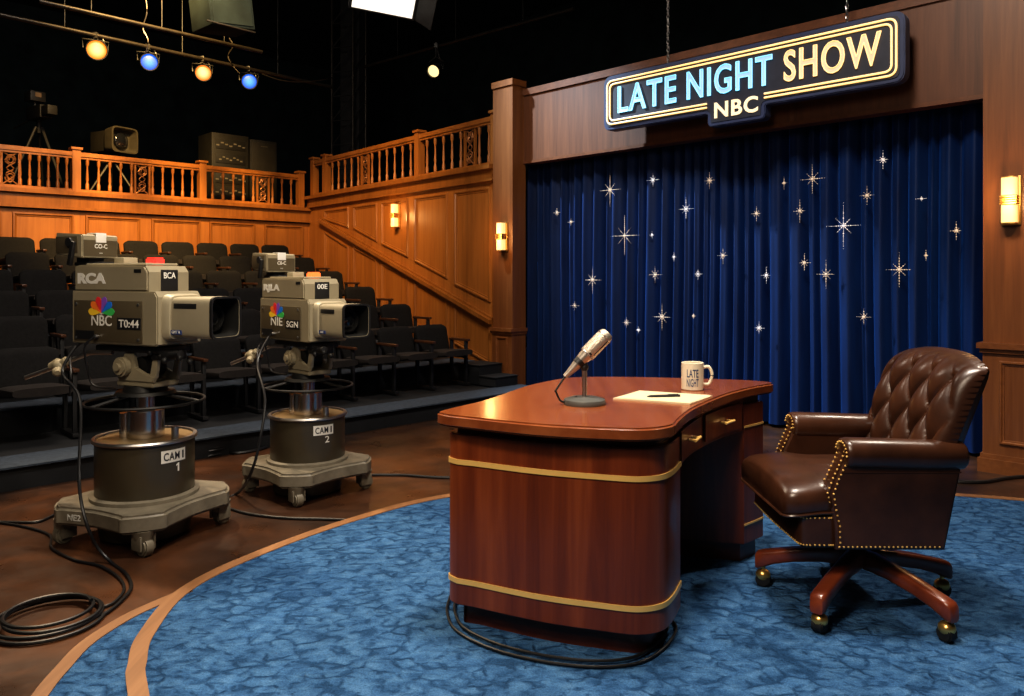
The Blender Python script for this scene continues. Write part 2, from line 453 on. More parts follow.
class Plane:                                   # an upright wall plane
    def __init__(s, P, Qp):
        s.O = V((P.x, P.y, 0)); d = V((Qp.x-P.x, Qp.y-P.y, 0)); s.L = d.length; s.u = d.normalized()
        s.n = V((s.u.y, -s.u.x, 0))
        if s.n.dot(-s.O) < 0: s.n = -s.n
    def pt(s, a, z, d=0): return s.O+s.u*a+s.n*d+V((0, 0, z))
    def ray(s, px, py, d=0):
        r = V(((px-512)/F, 1, -(py-HZ)/F)); o = s.O+s.n*d-V((0, 0, H))
        t = V((o.x, o.y, 0)).dot(s.n)/r.dot(s.n); p = r*t+V((0, 0, H))
        return (p-s.O).dot(s.u), p.z
    def mx(s, a=0, z=0, d=0): return frame_mx(s.pt(a, z, d), s.u, (0, 0, 1)) if s.u.cross(V((0, 0, 1))).dot(s.n) > 0 else frame_mx(s.pt(a, z, d), -s.u, (0, 0, 1))
    def slab(s, mb, a0, a1, z0, z1, d0, d1):
        mb.loft([[s.pt(a, z0, d0), s.pt(a, z1, d0), s.pt(a, z1, d1), s.pt(a, z0, d1)] for a in (a0, a1)])
    def poly_inset(s, poly, w):
        n = len(poly); A = sum(poly[i][0]*poly[(i+1) % n][1]-poly[(i+1) % n][0]*poly[i][1] for i in range(n))
        return offset(poly, -w if A > 0 else w)
    def moulding(s, mb, poly, w=.045, h=.02):
        lo = [(0, 0), (w*.15, h), (w*.5, h*1.1), (w*.7, h*.5), (w, h*.35), (w*1.05, 0)]
        rings = [[s.pt(p[0], p[1], d) for p in s.poly_inset(poly, i)] for i, d in lo]
        mb.loft(rings, cap=False)
    def field(s, mb, poly, i, d):
        pp = s.poly_inset(poly, i)
        t = bmesh.new(); t.faces.new([t.verts.new(s.pt(p[0], p[1], d)) for p in pp])
        mb.merge(t)

# ------------------------------------------------------------------ setting
mb = MB(); mb.box((0, 8, -.05), (36, 30, .1)); struct(mb.build('floor', 'floor'))
mb = MB(); mb.box((0, 8, 6.25), (36, 30, .1)); struct(mb.build('ceiling', 'void'))
PB = Plane(ab(-16, 10.5), ab(4, 10.5)); mb = MB(); PB.slab(mb, 0, 20, 0, 6.2, 0, -.1); struct(mb.build('wall_back', 'void'))
PL = Plane(ab(-16, -4), ab(-16, 10.5)); mb = MB(); PL.slab(mb, 0, 14.5, 0, 6.2, 0, -.1); struct(mb.build('wall_far', 'void'))

BF = 6.07                                     # front of the pillars
PF = Plane(ab(-8, BF), ab(2, BF)); HB = .18   # pillar plane; header HB behind
def sa(a): return a+8.0                        # room a -> plane coordinate
aL0, aL1 = a_of(493, BF), a_of(512.5, BF)
aR0, aR1 = a_of(983, BF), -.86
def pillar(name, label, a0, a1, zc, zp, zpan, ztop):
    w = a1-a0; t = thing(name, label, 'pillar', PF.pt(sa(a0)+w/2, 0))
    inv = Matrix.Translation(-PF.pt(sa(a0)+w/2, 0))
    s0, s1 = sa(a0), sa(a1)
    b = MB(inv); PF.slab(b, s0, s1, zc, ztop, 0, -.21); b.build('shaft', 'pillar_wood', t)
    b = MB(inv); PF.slab(b, s0, s1, 0, zc, .012, -.21); ped = b.build('pedestal', 'pillar_wood', t)
    b = MB(inv)
    PF.slab(b, s0-.03, s1+.03, zc-.02, zc+.018, .05, -.21); PF.slab(b, s0-.015, s1+.015, zc-.05, zc-.02, .03, -.21)
    b.build('cap_moulding', 'pillar_trim', t)
    b = MB(inv)
    PF.slab(b, s0-.025, s1+.025, 0, zp*.75, .04, -.21); PF.slab(b, s0-.012, s1+.012, zp*.75, zp, .025, -.21)
    b.build('plinth', 'pillar_trim', t)
    p0 = s0+w*.2 if w < .4 else s0+.1
    p1 = s1-w*.2 if w < .4 else s1-.1
    b = MB(inv); d = PF; 
    poly = [(p0, zpan[0]), (p1, zpan[0]), (p1, zpan[1]), (p0, zpan[1])]
    off = Plane(PF.pt(0, 0, .012), PF.pt(10, 0, .012)); off.moulding(b, poly, .03, .014)
    b.build('panel_moulding', 'pillar_trim', t)
    if ztop < 4:
        b = MB(inv); PF.slab(b, s0-.012, s1+.012, ztop-.07, ztop, .015, -.21); b.build('top_cap', 'pillar_trim', t)
    return t
ZHB, ZHT = 2.60, 3.42
pillar('pillar', 'wooden pillar with a lit sconce left of the curtain, beside the panelled stair wall', aL0, aL1, .74, .10, (.16, .66), 3.53)
pillar('pillar', 'broad wooden pillar with a lit sconce at the right edge, right of the curtain', aR0, aR1, .865, .125, (.2, .765), 4.2)
t = thing('curtain_header', 'wide dark wooden header board spanning above the blue curtain, behind the sign', 'header', PF.pt(sa(-3.8), ZHB, -HB))
inv = Matrix.Translation(-t.location)
b = MB(inv); PF.slab(b, sa(aL1), sa(aR0), ZHB, ZHT, -HB, -HB-.12); b.build('board', 'walnut', t)
b = MB(inv); PF.slab(b, sa(aL1), sa(aR0), ZHT-.06, ZHT+.012, -HB+.02, -HB-.14); b.build('top_trim', 'walnut_trim', t)
b = MB(inv); PF.slab(b, sa(aL1), sa(aR0), ZHB-.002, ZHB+.03, -HB+.01, -HB-.13); b.build('bottom_trim', 'walnut_trim', t)

# curtain -----------------------------------------------------------
DC = -.50
cu = thing('curtain', 'pleated royal blue velvet curtain scattered with sparkling stars behind the desk', 'curtain', PF.pt(sa(-3.8), 0, DC))
inv = Matrix.Translation(-cu.location)
s0, s1 = sa(aL0)+.1, sa(aR0)+.35
NU = 760; rows = [0.03, .25, .6, 1.0, 1.5, 2.0, 2.4, 2.8, 3.0]
pl = []
x = s0
rnd = random.Random(3)
knots = []
while x < s1+.3:
    wdt = rnd.choice((rnd.uniform(.07, .11), rnd.uniform(.12, .2))); knots.append((x, wdt, rnd.uniform(.6, 1.0)*min(1, wdt/.13))); x += wdt
def pleat(s_, z):
    s_ = s_+.02*math.sin(z*1.3+s_*2)*(3-z)/3
    for k, w, am in knots:
        if k <= s_ < k+w:
            u = (s_-k)/w
            return (.15*am*(math.sin(PI*u)**1.1) + .012*math.sin(2*PI*u*2+k))*(.75+.25*(3-z)/3)
    return 0
grid = [[PF.pt(s0+(s1-s0)*i/NU, z, DC+pleat(s0+(s1-s0)*i/NU, z)) for i in range(NU+1)] for z in rows]
b = MB(inv); b.loft(grid, cap=False, closed=False); b.build('drape', 'velvet', cu, ang=80)
STARS = [(610, 190, 16, 10), (653, 180, 6, 6), (709.5, 180.5, 8, 6), (557, 212.6, 4, 3), (686, 209, 11, 7), (624.6, 235.7, 22, 14),
 (571, 222, 3, 3), (652, 235, 3, 2), (756.5, 213.6, 7, 5), (723, 255.5, 8, 5.5), (674, 257, 4, 2), (592.5, 280, 13, 8.5), (655, 274.7, 8, 7),
 (698, 274, 5, 4), (574.7, 305.7, 4, 4), (626.5, 322.6, 5, 4), (638.4, 330, 3, 2), (662, 317, 13, 9), (693.6, 316, 2.5, 2), (759, 328, 6, 5),
 (812.3, 179, 14, 12), (784, 183, 6, 2), (883, 159.7, 9, 6), (867, 195.4, 9, 7), (799.8, 211, 11, 6), (843.4, 225.8, 23, 17), (804.4, 262.8, 9, 6),
 (826, 274.3, 14, 9), (766.4, 275.3, 8, 5), (899.2, 269.7, 17, 13), (956.3, 230.7, 9, 6), (921.6, 198.7, 2, 6), (863.8, 317, 8, 7), (926, 255.5, 5, 2)]
DS = DC+.165
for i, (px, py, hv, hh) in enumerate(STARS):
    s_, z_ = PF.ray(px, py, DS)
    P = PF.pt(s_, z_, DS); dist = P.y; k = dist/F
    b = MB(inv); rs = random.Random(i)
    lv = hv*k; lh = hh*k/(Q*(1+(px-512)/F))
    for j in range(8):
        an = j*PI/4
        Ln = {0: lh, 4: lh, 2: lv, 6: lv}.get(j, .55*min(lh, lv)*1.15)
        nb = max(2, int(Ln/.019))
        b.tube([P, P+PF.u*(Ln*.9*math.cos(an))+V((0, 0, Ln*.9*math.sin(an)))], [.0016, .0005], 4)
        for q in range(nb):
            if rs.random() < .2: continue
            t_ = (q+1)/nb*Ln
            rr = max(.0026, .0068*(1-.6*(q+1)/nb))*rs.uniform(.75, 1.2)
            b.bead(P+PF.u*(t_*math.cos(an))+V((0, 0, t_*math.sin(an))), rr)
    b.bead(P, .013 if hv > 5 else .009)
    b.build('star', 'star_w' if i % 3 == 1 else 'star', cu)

# side (stair) wall ----------------------------------------------------
AR = -11.15
WL = ab(AR, b_of(309, AR)); WR = ab(a_of(495, 6.12), 6.12)
PW = Plane(WL, WR); ZS = 2.615
w = MB(); PW.slab(w, -.0, PW.L+.1, 0, ZS, 0, -.12); wall = struct(w.build('wall_side', 'oak'))
b = MB(); PW.slab(b, .0, PW.L, ZS-.05, ZS, .09, 0); PW.slab(b, .0, PW.L, ZS-.16, ZS-.05, .035, 0); PW.slab(b, .0, PW.L, ZS-.185, ZS-.16, .05, 0)
b.build('fascia_trim', 'oak_trim', wall)
up = [(325, 349, 209, 205, 220, 228), (354, 377.5, 202, 197, 229, 242), (382, 408.5, 197, 191, 244.5, 257.5), (415, 448, 192, 187, 261.5, 279), (455, 491, 186, 181, 285, 302.5)]
for x0, x1, t0, t1, b0, b1 in up:
    poly = [PW.ray(x0, b0), PW.ray(x1, b1), PW.ray(x1, t1), PW.ray(x0, t0)]
    zt = ZS-.25; poly[2] = (poly[2][0], zt); poly[3] = (poly[3][0], zt)
    b = MB(); PW.moulding(b, poly, .05, .022); b.build('panel_moulding', 'oak_trim', wall)
lo = [(325, 349, 231, 246, 290, 290), (354, 377.5, 246, 259, 300, 310), (382, 408.5, 262, 276, 308, 322), (415, 448, 281, 299, 326, 343), (455, 491, 303, 321, 344, 365)]
for x0, x1, t0, t1, b0, b1 in lo:
    poly = [PW.ray(x0, b0), PW.ray(x1, b1), PW.ray(x1, t1), PW.ray(x0, t0)]
    b = MB(); PW.moulding(b, poly, .05, .022); b.build('panel_moulding', 'oak_trim', wall)
p0 = PW.ray(322, 220.5); p1 = PW.ray(494, 321.5)
b = MB()
for (o0, o1, d) in ((-.085, -.03, .035), (-.03, .02, .075), (.02, .045, .03)):
    b.loft([[PW.pt(p[0], p[1]+o0, 0), PW.pt(p[0], p[1]+o1, 0), PW.pt(p[0], p[1]+o1, d), PW.pt(p[0], p[1]+o0, d)] for p in (p0, p1)])
b.build('sloping_rail', 'oak_trim', wall)

# rear wall under the balcony ------------------------------------------
PR = Plane(ab(AR, -3), ab(AR, b_of(309, AR))); ZR = 2.43
w = MB(); PR.slab(w, 0, PR.L, 0, ZR, 0, -.12); wallr = struct(w.build('wall_rear', 'oak'))
b = MB(); PR.slab(b, 0, PR.L, ZR-.05, ZR, .09, 0); PR.slab(b, 0, PR.L, ZR-.2, ZR-.05, .04, 0); PR.slab(b, 0, PR.L, ZR-.235, ZR-.2, .06, 0)
b.build('fascia_trim', 'oak_trim', wallr)
for x0, x1 in ((-62, 2), (12, 74), (85, 141), (151, 201), (209, 255), (264, 303)):
    a0 = PR.ray(x0, 200)[0]; a1 = PR.ray(x1, 200)[0]; zt = ZR-.29
    b = MB(); PR.moulding(b, [(a0, 1.45), (a1, 1.45), (a1, zt), (a0, zt)], .05, .022); b.build('panel_moulding', 'oak_trim', wallr)
# balcony floors
b = MB(); b.prism([ab(AR+.02, -3)[:2], ab(AR+.02, 7.2)[:2], ab(-15.9, 7.2)[:2], ab(-15.9, -3)[:2]], ZR-.25, ZR-.02)
struct(b.build('balcony_floor', 'void'))
b = MB(); b.prism([ab(-11.1, 6.66)[:2], ab(-6.45, 6.28)[:2], ab(-6.45, 10.4)[:2], ab(-11.1, 10.4)[:2]], ZS-.25, ZS-.02)
struct(b.build('balcony_floor', 'void'))

# balustrades ------------------------------------------------------------
def balustrade(label, P, z0, h, newels, bays):
    mid = P.pt((newels[0]+newels[-1])/2, z0, -.06)
    t = thing('balustrade', label, 'railing', mid); inv = Matrix.Translation(-mid)
    d = -.06
    b = MB(inv); P.slab(b, newels[0], newels[-1], z0+h-.055, z0+h, d+.04, d-.04); P.slab(b, newels[0], newels[-1], z0+h-.085, z0+h-.055, d+.025, d-.025)
    b.build('top_rail', 'oak_x', t)
    b = MB(inv); P.slab(b, newels[0], newels[-1], z0+.0, z0+.045, d+.035, d-.035); b.build('bottom_rail', 'oak_x', t)
    for s_ in newels:
        b = MB(inv); P.slab(b, s_-.05, s_+.05, z0, z0+h+.03, d+.05, d-.05); P.slab(b, s_-.068, s_+.068, z0+h+.03, z0+h+.06, d+.068, d-.068)
        b.build('newel_post', 'oak', t)
    for s_ in bays['balusters']:
        b = MB(inv)
        c = P.pt(s_, 0, d)
        hh = h-.13
        prof = [(.013, .045), (.022, .05), (.022, .12), (.012, .15), (.019, .05+hh*.33), (.011, .05+hh*.72), (.014, .05+hh*.78), (.022, .05+hh*.82), (.022, h-.08)]
        b.lathe([(r_, z0+z_) for r_, z_ in prof], c, 10); b.build('baluster', 'oak', t)
    for (s_, wd) in bays['ornaments']:
        b = MB(inv)
        for e in (-wd/2, wd/2): P.slab(b, s_+e-.012, s_+e+.012, z0+.045, z0+h-.08, d+.015, d-.015)
        oo = b.build('scrollwork_panel', 'oak', t)
        b = MB(inv)
        H0, H1 = z0+.05, z0+h-.085; hm = (H0+H1)/2; rr = wd*.28
        for sg in (1, -1):
            pts = []
            for k in range(34):
                an = k/33*PI*3.2; r_ = rr*(1-.75*k/33)
                pts.append(P.pt(s_+sg*(wd*.02)+r_*math.cos(an)*sg, hm+sg*(H1-H0)*.28+r_*math.sin(an)*1.25*sg, d))
            b.tube(pts, .009, 6)
        for sg in (1, -1):
            b.tube(spline([P.pt(s_-sg*wd*.42, H0, d), P.pt(s_+sg*wd*.25, H0+(H1-H0)*.3, d), P.pt(s_-sg*wd*.2, hm, d), P.pt(s_+sg*wd*.3, H0+(H1-H0)*.75, d), P.pt(s_-sg*wd*.42, H1, d)], 6), .009, 6)
        b.build('scroll', 'bronze', oo)
    return t
def spread(lo_, hi_, n): return [lo_+(hi_-lo_)*(i+1)/(n+1) for i in range(n)]
nw = [PR.ray(x, 165)[0] for x in (-40, 77, 203.5, 302)]
bays = {'balusters': [], 'ornaments': []}
for i, (x0, x1, k, orn) in enumerate(((-40, 77, 11, 4), (77, 203.5, 11, 5), (203.5, 302, 9, 5))):
    L_ = spread(nw[i], nw[i+1], k)
    for j, s_ in enumerate(L_):
        if j == orn: bays['ornaments'].append((s_, .19))
        else: bays['balusters'].append(s_)
balustrade('carved oak balustrade along the rear balcony above the back row of seats', PR, ZR, .53, nw, bays)
nw = [PW.ray(x, 150)[0] for x in (311, 323, 415.5)]+[PW.L-.0]
bays = {'balusters': [], 'ornaments': []}
for i, k, orn in ((1, 12, 5), (2, 8, 5)):
    for j, s_ in enumerate(spread(nw[i], nw[i+1], k)):
        if j == orn: bays['ornaments'].append((s_, .2))
        else: bays['balusters'].append(s_)
nw[-1] -= .05
balustrade('oak balustrade climbing toward the pillar above the panelled stair wall', PW, ZS, .57, nw, bays)

# sconces ------------------------------------------------------------------
def sconce(P, s_, z_, label, d=0):
    c = P.pt(s_, z_, d); an = math.atan2(P.n.y, P.n.x)
    t = thing('wall_sconce', label, 'wall lamp', c, an, 'lit two-shade wall sconces')
    b = MB(); b.box((.008, 0, 0), (.016, .112, .33), bev=.004); b.build('backplate', 'brass', t)
    for sg in (1, -1):
        b = MB(); ring = [V((.055+.040*x_, .047*y_, 0)) for x_, y_ in [(p[0], p[1]) for p in se(1, 1, 20, .6)]]
        b.loft([[p+V((0, 0, sg*.034)) for p in ring], [p+V((0, 0, sg*.15)) for p in ring]])
        sh = b.build('lamp_shade', 'shade', t)
        b = MB(); b.loft([[p*1.0+V((0, 0, sg*.15)) for p in ring], [p+V((0, 0, sg*.158)) for p in ring]]); b.build('shade_rim', 'brass', sh)
    b = MB()
    for k in range(4): b.box((.05, 0, -.024+.016*k), (.10, .100, .012), bev=.003)
    b.build('centre_band', 'brass', t)
    L = bpy.data.lights.new('sconce_glow', 'POINT'); L.energy = 5; L.color = (1, .55, .2); L.shadow_soft_size = .06
    lo_ = bpy.data.objects.new('sconce_glow', L); C.objects.link(lo_); lo_.location = c+P.n*.22
for px, py, P, d, lab in ((500, 236.5, PF, 0, 'lit brass wall sconce on the wooden pillar left of the curtain'),
                          (1009, 200, PF, 0, 'lit brass wall sconce on the right pillar beside the curtain'),
                          (393.5, 215.5, PW, 0, 'lit wall sconce on an upper panel of the stair wall above the sloping rail')):
    s_, z_ = P.ray(px, py, .07); sconce(P, s_, z_, lab, d)

# sign --------------------------------------------------------------------
DSG = .10
sl, zl0 = PF.ray(603.5, 128.5, DSG); sr, zr0 = PF.ray(905, 85.5, DSG)
zl1 = PF.ray(603.5, 73.5, DSG)[1]; zr1 = PF.ray(905, 14, DSG)[1]
zb, zt = (zl0+zr0)/2, (zl1+zr1)/2; sw, shh = sr-sl, zt-zb; sc, zc = (sl+sr)/2, (zb+zt)/2
t = thing('neon_sign', 'long glowing late night show sign hanging on the dark header above the curtain', 'sign', PF.pt(sc, zc, DSG))
SM = PF.mx(sc, zc, DSG); SM.translation = V((0, 0, 0))
_t0, _t1 = PF.ray(707.5, 110, DSG)[0]-sc, PF.ray(765, 110, DSG)[0]-sc; tabx = (_t0+_t1)/2; tw = (_t1-_t0)/2
W2, H2 = sw/2, shh/2
def rr(w_, h_, r_): return rounded([(-w_, -h_), (w_, -h_), (w_, h_), (-w_, h_)], r_, 8)
body = [(-W2, -H2), (tabx-tw, -H2), (tabx-tw, -H2-.115), (tabx+tw, -H2-.115), (tabx+tw, -H2), (W2, -H2), (W2, H2), (-W2, H2)]
body = rounded(body, [.09, .02, .05, .05, .02, .09, .09, .09], 6)
b = MB(SM); b.prism(body, -.11, 0, .008); b.build('cabinet', 'sign_edge', t)
b = MB(SM); b.prism(offset(body, -.035), -.002, .006); b.build('face', 'sign_board', t)
for k, ins in enumerate((.055, .088)):
    w_, h_, r_ = W2-ins, H2-ins, .085-ins*.35
    path = rr(w_, h_, r_)
    gx0, gx1 = tabx-tw-.0, tabx+tw+.0
    path = path[0:9]+path[9:]
    # open path: start right of the tab on the lower edge, run around, end left of it
    n_ = 9; bl, br, tr, tl = path[0:n_], path[n_:2*n_], path[2*n_:3*n_], path[3*n_:4*n_]
    op = [(gx1, -h_)]+br+tr+tl+bl+[(gx0, -h_)]
    b = MB(SM); b.tube([V((p[0], p[1], .014)) for p in op], .0085, 8); b.build('neon_tube', 'neon_y', t)
def stext(body_, x0, x1, cy, h, fill, line, bold, lw):
    a0, _ = PF.ray(x0, cy, DSG); a1, _ = PF.ray(x1, cy, DSG)
    z_ = zt - cy*shh
    Mx = SM @ Matrix.Translation(((a0+a1)/2-sc, z_-zc, .008))
    textfit(body_, a1-a0, h*shh, Mx, 'lettering', fill, t, .006, bold, 0, None, 1.12, (line, lw) if line else None)
stext('LATE', 619, 677, .475, .47, 'neon_c_fill', 'neon_c', .012, .0038)
stext('NIGHT', 688, 773, .475, .47, 'neon_c_fill', 'neon_c', .012, .0038)
stext('SHOW', 785, 882, .475, .47, 'neon_y_fill', 'neon_y', .012, .0038)
stext('NBC', 715, 758.5, .965, .26, 'neon_w', None, .025, 0)
for px, py in ((668, 50), (847, 12)):
    s_, z_ = PF.ray(px, py, DSG-.05)
    b = MB(Matrix.Translation(-t.location))
    z = zt-.01; k = 0
    while z < 5.2:
        c = PF.pt(s_, z+.03, DSG-.05)
        ax, ay = (PF.u, V((0, 0, 1))) if k % 2 else (PF.n, V((0, 0, 1)))
        b.tube([c+ax*.011*math.cos(i*PI/4)+ay*.024*math.sin(i*PI/4) for i in range(8)], .0045, 5, True); z += .038; k += 1
    b.build('chain', 'steel', t)

# ------------------------------------------------------------------ seating tiers and seats
def wallb(a): # b on the stair wall at a
    t_ = (a-AR)/(a_of(495, 6.12)-AR); return b_of(309, AR)*(1-t_)+6.12*t_
def tierfront(k): return -5.62 if k == 0 else -6.73-.82*(k-1)
ZT = lambda k: .155+.2*k
for k in range(6):
    a1 = tierfront(k); a0 = AR+.0
    a0 = tierfront(k+1) if k < 5 else AR
    w1 = min(wallb(a1), 6.1)-.01; w0 = min(wallb(a0), 6.4)-.01
    b = MB(); poly = [ab(a1, -3)[:2], ab(a1, w1)[:2], ab(a0, w0)[:2], ab(a0, -3)[:2]]
    b.prism(poly, 0, ZT(k)-.012); o = struct(b.build('seating_riser', 'riser_face'))
    a0 = a1-.34; w0 = min(wallb(a0), 6.1)-.01
    b = MB(); poly = [ab(a1+.03, -3)[:2], ab(a1+.03, w1)[:2], ab(a0, w0)[:2], ab(a0, -3)[:2]]
    b.prism(poly, ZT(k)-.012, ZT(k)); b.build('riser_carpet', 'riser_top', o)
for i, (a0, a1, zz) in enumerate(((-6.2, -5.95, .26), (-6.55, -6.2, .37))):
    b = MB(); b.prism([ab(a1, 5.70)[:2], ab(a1, 6.04)[:2], ab(a0, 6.04)[:2], ab(a0, 5.70)[:2]], ZT(0), zz-.01, .004)
    o = struct(b.build('aisle_step', 'riser_face'))
    b = MB(); b.prism([ab(a1+.01, 5.69)[:2], ab(a1+.01, 6.04)[:2], ab(a0, 6.04)[:2], ab(a0, 5.69)[:2]], zz-.01, zz); b.build('step_tread', 'riser_face', o)

def seat_parts():
    P = {}
    b = MB()                                            # backrest: rounded pad, leaning back
    rings = []
    for u in (0, .06, .2, .4, .6, .75, .85, .91, .955, .985, 1.0):
        z = .345+.325*u; x = .02-.075*u; e = max(0, (u-.78)/.22); e0 = max(0, (.1-u)/.1)
        wd = .214*(1-.30*e**3.2-.06*e0); th = .038*(1-.6*e**4-.3*e0)
        rings.append([V((x+p[1], p[0], z)) for p in se(wd, th, 24, .45)])
    b.loft(rings); P['backrest'] = (b, 'seat_cloth')
    b = MB(); rings = []
    for k in range(6):
        u = k/5; x = .02+.42*u; wd = .2*(1-.06*u**5); th = .042*(1-.25*u**4)
        rings.append([V((x, p[0], .355+.03*u+p[1])) for p in se(wd, th, 24, .5)])
    b.loft(rings); P['seat'] = (b, 'seat_pan')
    for nm, y in (('r', .24), ('l', -.24)):
        b = MB(); b.box((.16, y, .505), (.32, .045, .028), bev=.01); P['armrest'+nm] = (b, 'arm_wood')
        b = MB(); b.box((.27, y, .25), (.035, .03, .5), bev=.004); b.box((.03, y, .25), (.035, .03, .5), bev=.004); b.box((.15, y, .33), (.24, .026, .06), bev=.004); b.box((.15, y, .015), (.34, .05, .03), bev=.004)
        P['side_frame'+nm] = (b, 'black')
    return P
cache = {}
for k, (b, m_) in seat_parts().items():
    o = b.build(k.rstrip('rl') if k not in ('backrest', 'seat') else k, m_)
    if k.startswith('armrest'): o.name = 'armrest'
    cache[k] = o
ORD = ['nearest', 'second', 'third', 'fourth', 'fifth', 'sixth', 'seventh', 'eighth', 'ninth', 'tenth', 'eleventh']
ROW = ['front row', 'second row up', 'third row up', 'fourth row up', 'fifth row up', 'back row']
SKIP = set()
first_use = True
nseat = [9, 10, 10, 10, 9, 9]
for k in range(6):
    aB = -6.6-.82*k
    wb = [5.62, 5.75, 5.8, 5.85, 5.9, 5.95][k]-.24
    j = 0
    for q in range(11):
        bb = wb-.482*q
        px = 512+F*(aB+bb)/(bb-aB)
        if px < -30: break
        if (k, q) in SKIP: continue
        lab = 'black cushioned theatre seat in the %s, %s to the panelled stair wall' % (ROW[k], 'nearest' if q == 0 else ORD[q]+' nearest')
        t = thing('theatre_seat', lab, 'theatre seat', ab(aB, bb, ZT(k)), -PI/4+random.uniform(-.012, .012), 'black theatre seats in the '+ROW[k]); t.scale = (1, 1, .97)
        for nm in ('backrest', 'seat', 'armrestr', 'side_framer')+(('armrestl', 'side_framel') if px < 8 else ()):
            o = cache[nm].copy(); C.objects.link(o); o.parent = t
for o in cache.values(): bpy.data.objects.remove(o)

# ------------------------------------------------------------------ stage carpet
inner = [(-1.228, 2.473), (-1.312, 2.646), (-1.382, 2.861), (-1.412, 3.255), (-1.269, 3.656), (-.90, 4.22), (-.394, 4.70), (.5, 5.02), (1.6, 5.02), (2.71, 4.72), (3.2, 4.52),
         (4.0, 3.9), (4.3, 3.0), (3.9, 1.9), (2.6, 1.0), (1.0, .7), (-.2, 1.1), (-.80, 1.75)]
inner = [tuple(p) for p in spline([V(p) for p in inner], 10, True)]
inner = list(reversed(inner))
ctr = (1.2, 2.9)
t = thing('carpet', 'blue plush carpet covering the curved stage floor under desk and chair', 'carpet', (ctr[0], ctr[1], 0))
inv = Matrix.Translation((-ctr[0], -ctr[1], 0))
A = sum(inner[i-1][0]*inner[i][1]-inner[i][0]*inner[i-1][1] for i in range(len(inner)))
if A < 0: inner.reverse()
b = MB(inv); b.prism(offset(inner, -.055), .001, .014); b.build('pile', 'carpet', t)
b = MB(inv); b.strip(offset(inner, -.06), .0005, .018, .06); b.build('edge_trim', 'carpet_trim', t)
outer = spline([V(p) for p in ((-1.385, 3.27), (-1.47, 3.12), (-1.525, 2.99), (-1.56, 2.8), (-1.545, 2.63), (-1.52, 2.473), (-1.45, 2.2), (-1.2, 1.8), (-.95, 1.62))], 8)
outer = offset([tuple(p) for p in outer], .052, False) if False else [tuple(p) for p in outer]
outer = [(p[0]+.05, p[1]) for p in outer]
outer[0] = (outer[0][0]-.02, outer[0][1])
lens = outer+[(-.60, 1.62), (-.80, 2.0), (-1.05, 2.45), (-1.22, 2.86), (-1.26, 3.15), (-1.28, 3.35)]
b = MB(inv); b.prism(lens, .0008, .0125); b.build('pile', 'carpet', t)
b = MB(inv); b.strip(outer, .0005, .0165, .052 if True else 0, closed=False); b.build('edge_trim', 'carpet_trim', t)

# ------------------------------------------------------------------ desk
DKO = V((.45, 3.3, 0))
dk = thing('desk', 'curved glossy mahogany host desk with brass bands on the blue carpet', 'desk', DKO)
inv = Matrix.Translation(-DKO)
top_pts = [(-.16, 2.835), (.09, 2.70), (.33, 2.632), (.46, 2.625), (.555, 2.685), (.60, 2.79), (.66, 2.93), (.745, 3.094), (.932, 3.382), (1.083, 3.564), (1.20, 3.675), (1.255, 3.725), (1.245, 3.785),
           (1.10, 3.86), (.64, 3.96), (.36, 3.96), (.25, 3.90), (.14, 3.76), (.051, 3.61), (-.114, 3.23), (-.265, 2.985), (-.268, 2.91)]
top = [tuple(p) for p in spline([V(p) for p in top_pts], 6, True)]
TZ0, TZ1 = .778, .825
b = MB(inv); b.prism(top, TZ0, TZ1, .008, seg=3); b.build('tabletop', 'mahogany_top', dk, 40)
near = [(-.14, 2.895), (.097, 2.775), (.30, 2.705), (.43, 2.672), (.52, 2.70), (.575, 2.775), (.63, 2.90)]
near = [tuple(p) for p in spline([V(p) for p in near], 6)]
near = near+[(-.02, 3.28), (-.12, 3.12)]+[tuple(p) for p in spline([V(p) for p in ((-.225, 3.01), (-.238, 2.965), (-.205, 2.922))], 4)]
BT = .745
b = MB(inv); b.prism(near, .1, BT, .004); b.build('near_pedestal', 'mahogany', dk, 40)
b = MB(inv); b.prism(offset(near, -.03), BT-.001, TZ0+.001); b.build('shadow_gap', 'mahogany_dark', dk, 40)
b = MB(inv); b.prism(offset(near, -.055), .014, .101); b.build('plinth', 'mahogany_dark', dk, 40)
far = [(1.07, 3.574), (1.135, 3.632), (1.195, 3.69), (1.175, 3.765), (1.05, 3.825), (.62, 3.91), (.37, 3.90), (.28, 3.80)]
b = MB(inv); b.prism(far, .1, BT, .004); b.build('far_pedestal', 'mahogany', dk, 40)
b = MB(inv); b.prism(offset(far, -.02), BT-.001, TZ0+.001); b.build('shadow_gap', 'mahogany_dark', dk, 40)
b = MB(inv); b.prism(offset(far, -.03), .014, .101); b.build('plinth', 'mahogany_dark', dk, 40)
mod = [(-.12, 3.12), (-.02, 3.28), (.0, 3.27), (.30, 3.79), (.28, 3.83), (.24, 3.84)]
mod = [(-.10, 3.10), (.02, 3.25), (.33, 3.80), (.27, 3.82)]
b = MB(inv); b.prism(mod, .06, TZ0-.002); b.build('modesty_panel', 'mahogany_dark', dk)
cuts = len(near)-2-4-1
for z in (.192, .64):
    b = MB(inv); b.strip(near[-6:]+near[:37], z-.0095, z+.0095, .005, closed=False); b.build('brass_band', 'brass_soft', dk)
b = MB(inv); b.strip(far[:4], .639, .648, .003, closed=False); b.strip(far[:4], .186, .195, .003, closed=False); b.build('brass_band', 'brass_soft', dk)
ap = [V((.622, 2.88)), V((.70, 3.06)), V((.79, 3.22)), V((.93, 3.42)), V((1.075, 3.58))]
aps = [tuple(p) for p in spline(ap, 8)]
b = MB(inv)
apb = [ (p[0], p[1]) for p in aps ]
for k in range(1):
    b.strip([(p[0]-.035, p[1]+.02) for p in apb], .625, TZ0+.001, .035, closed=False)
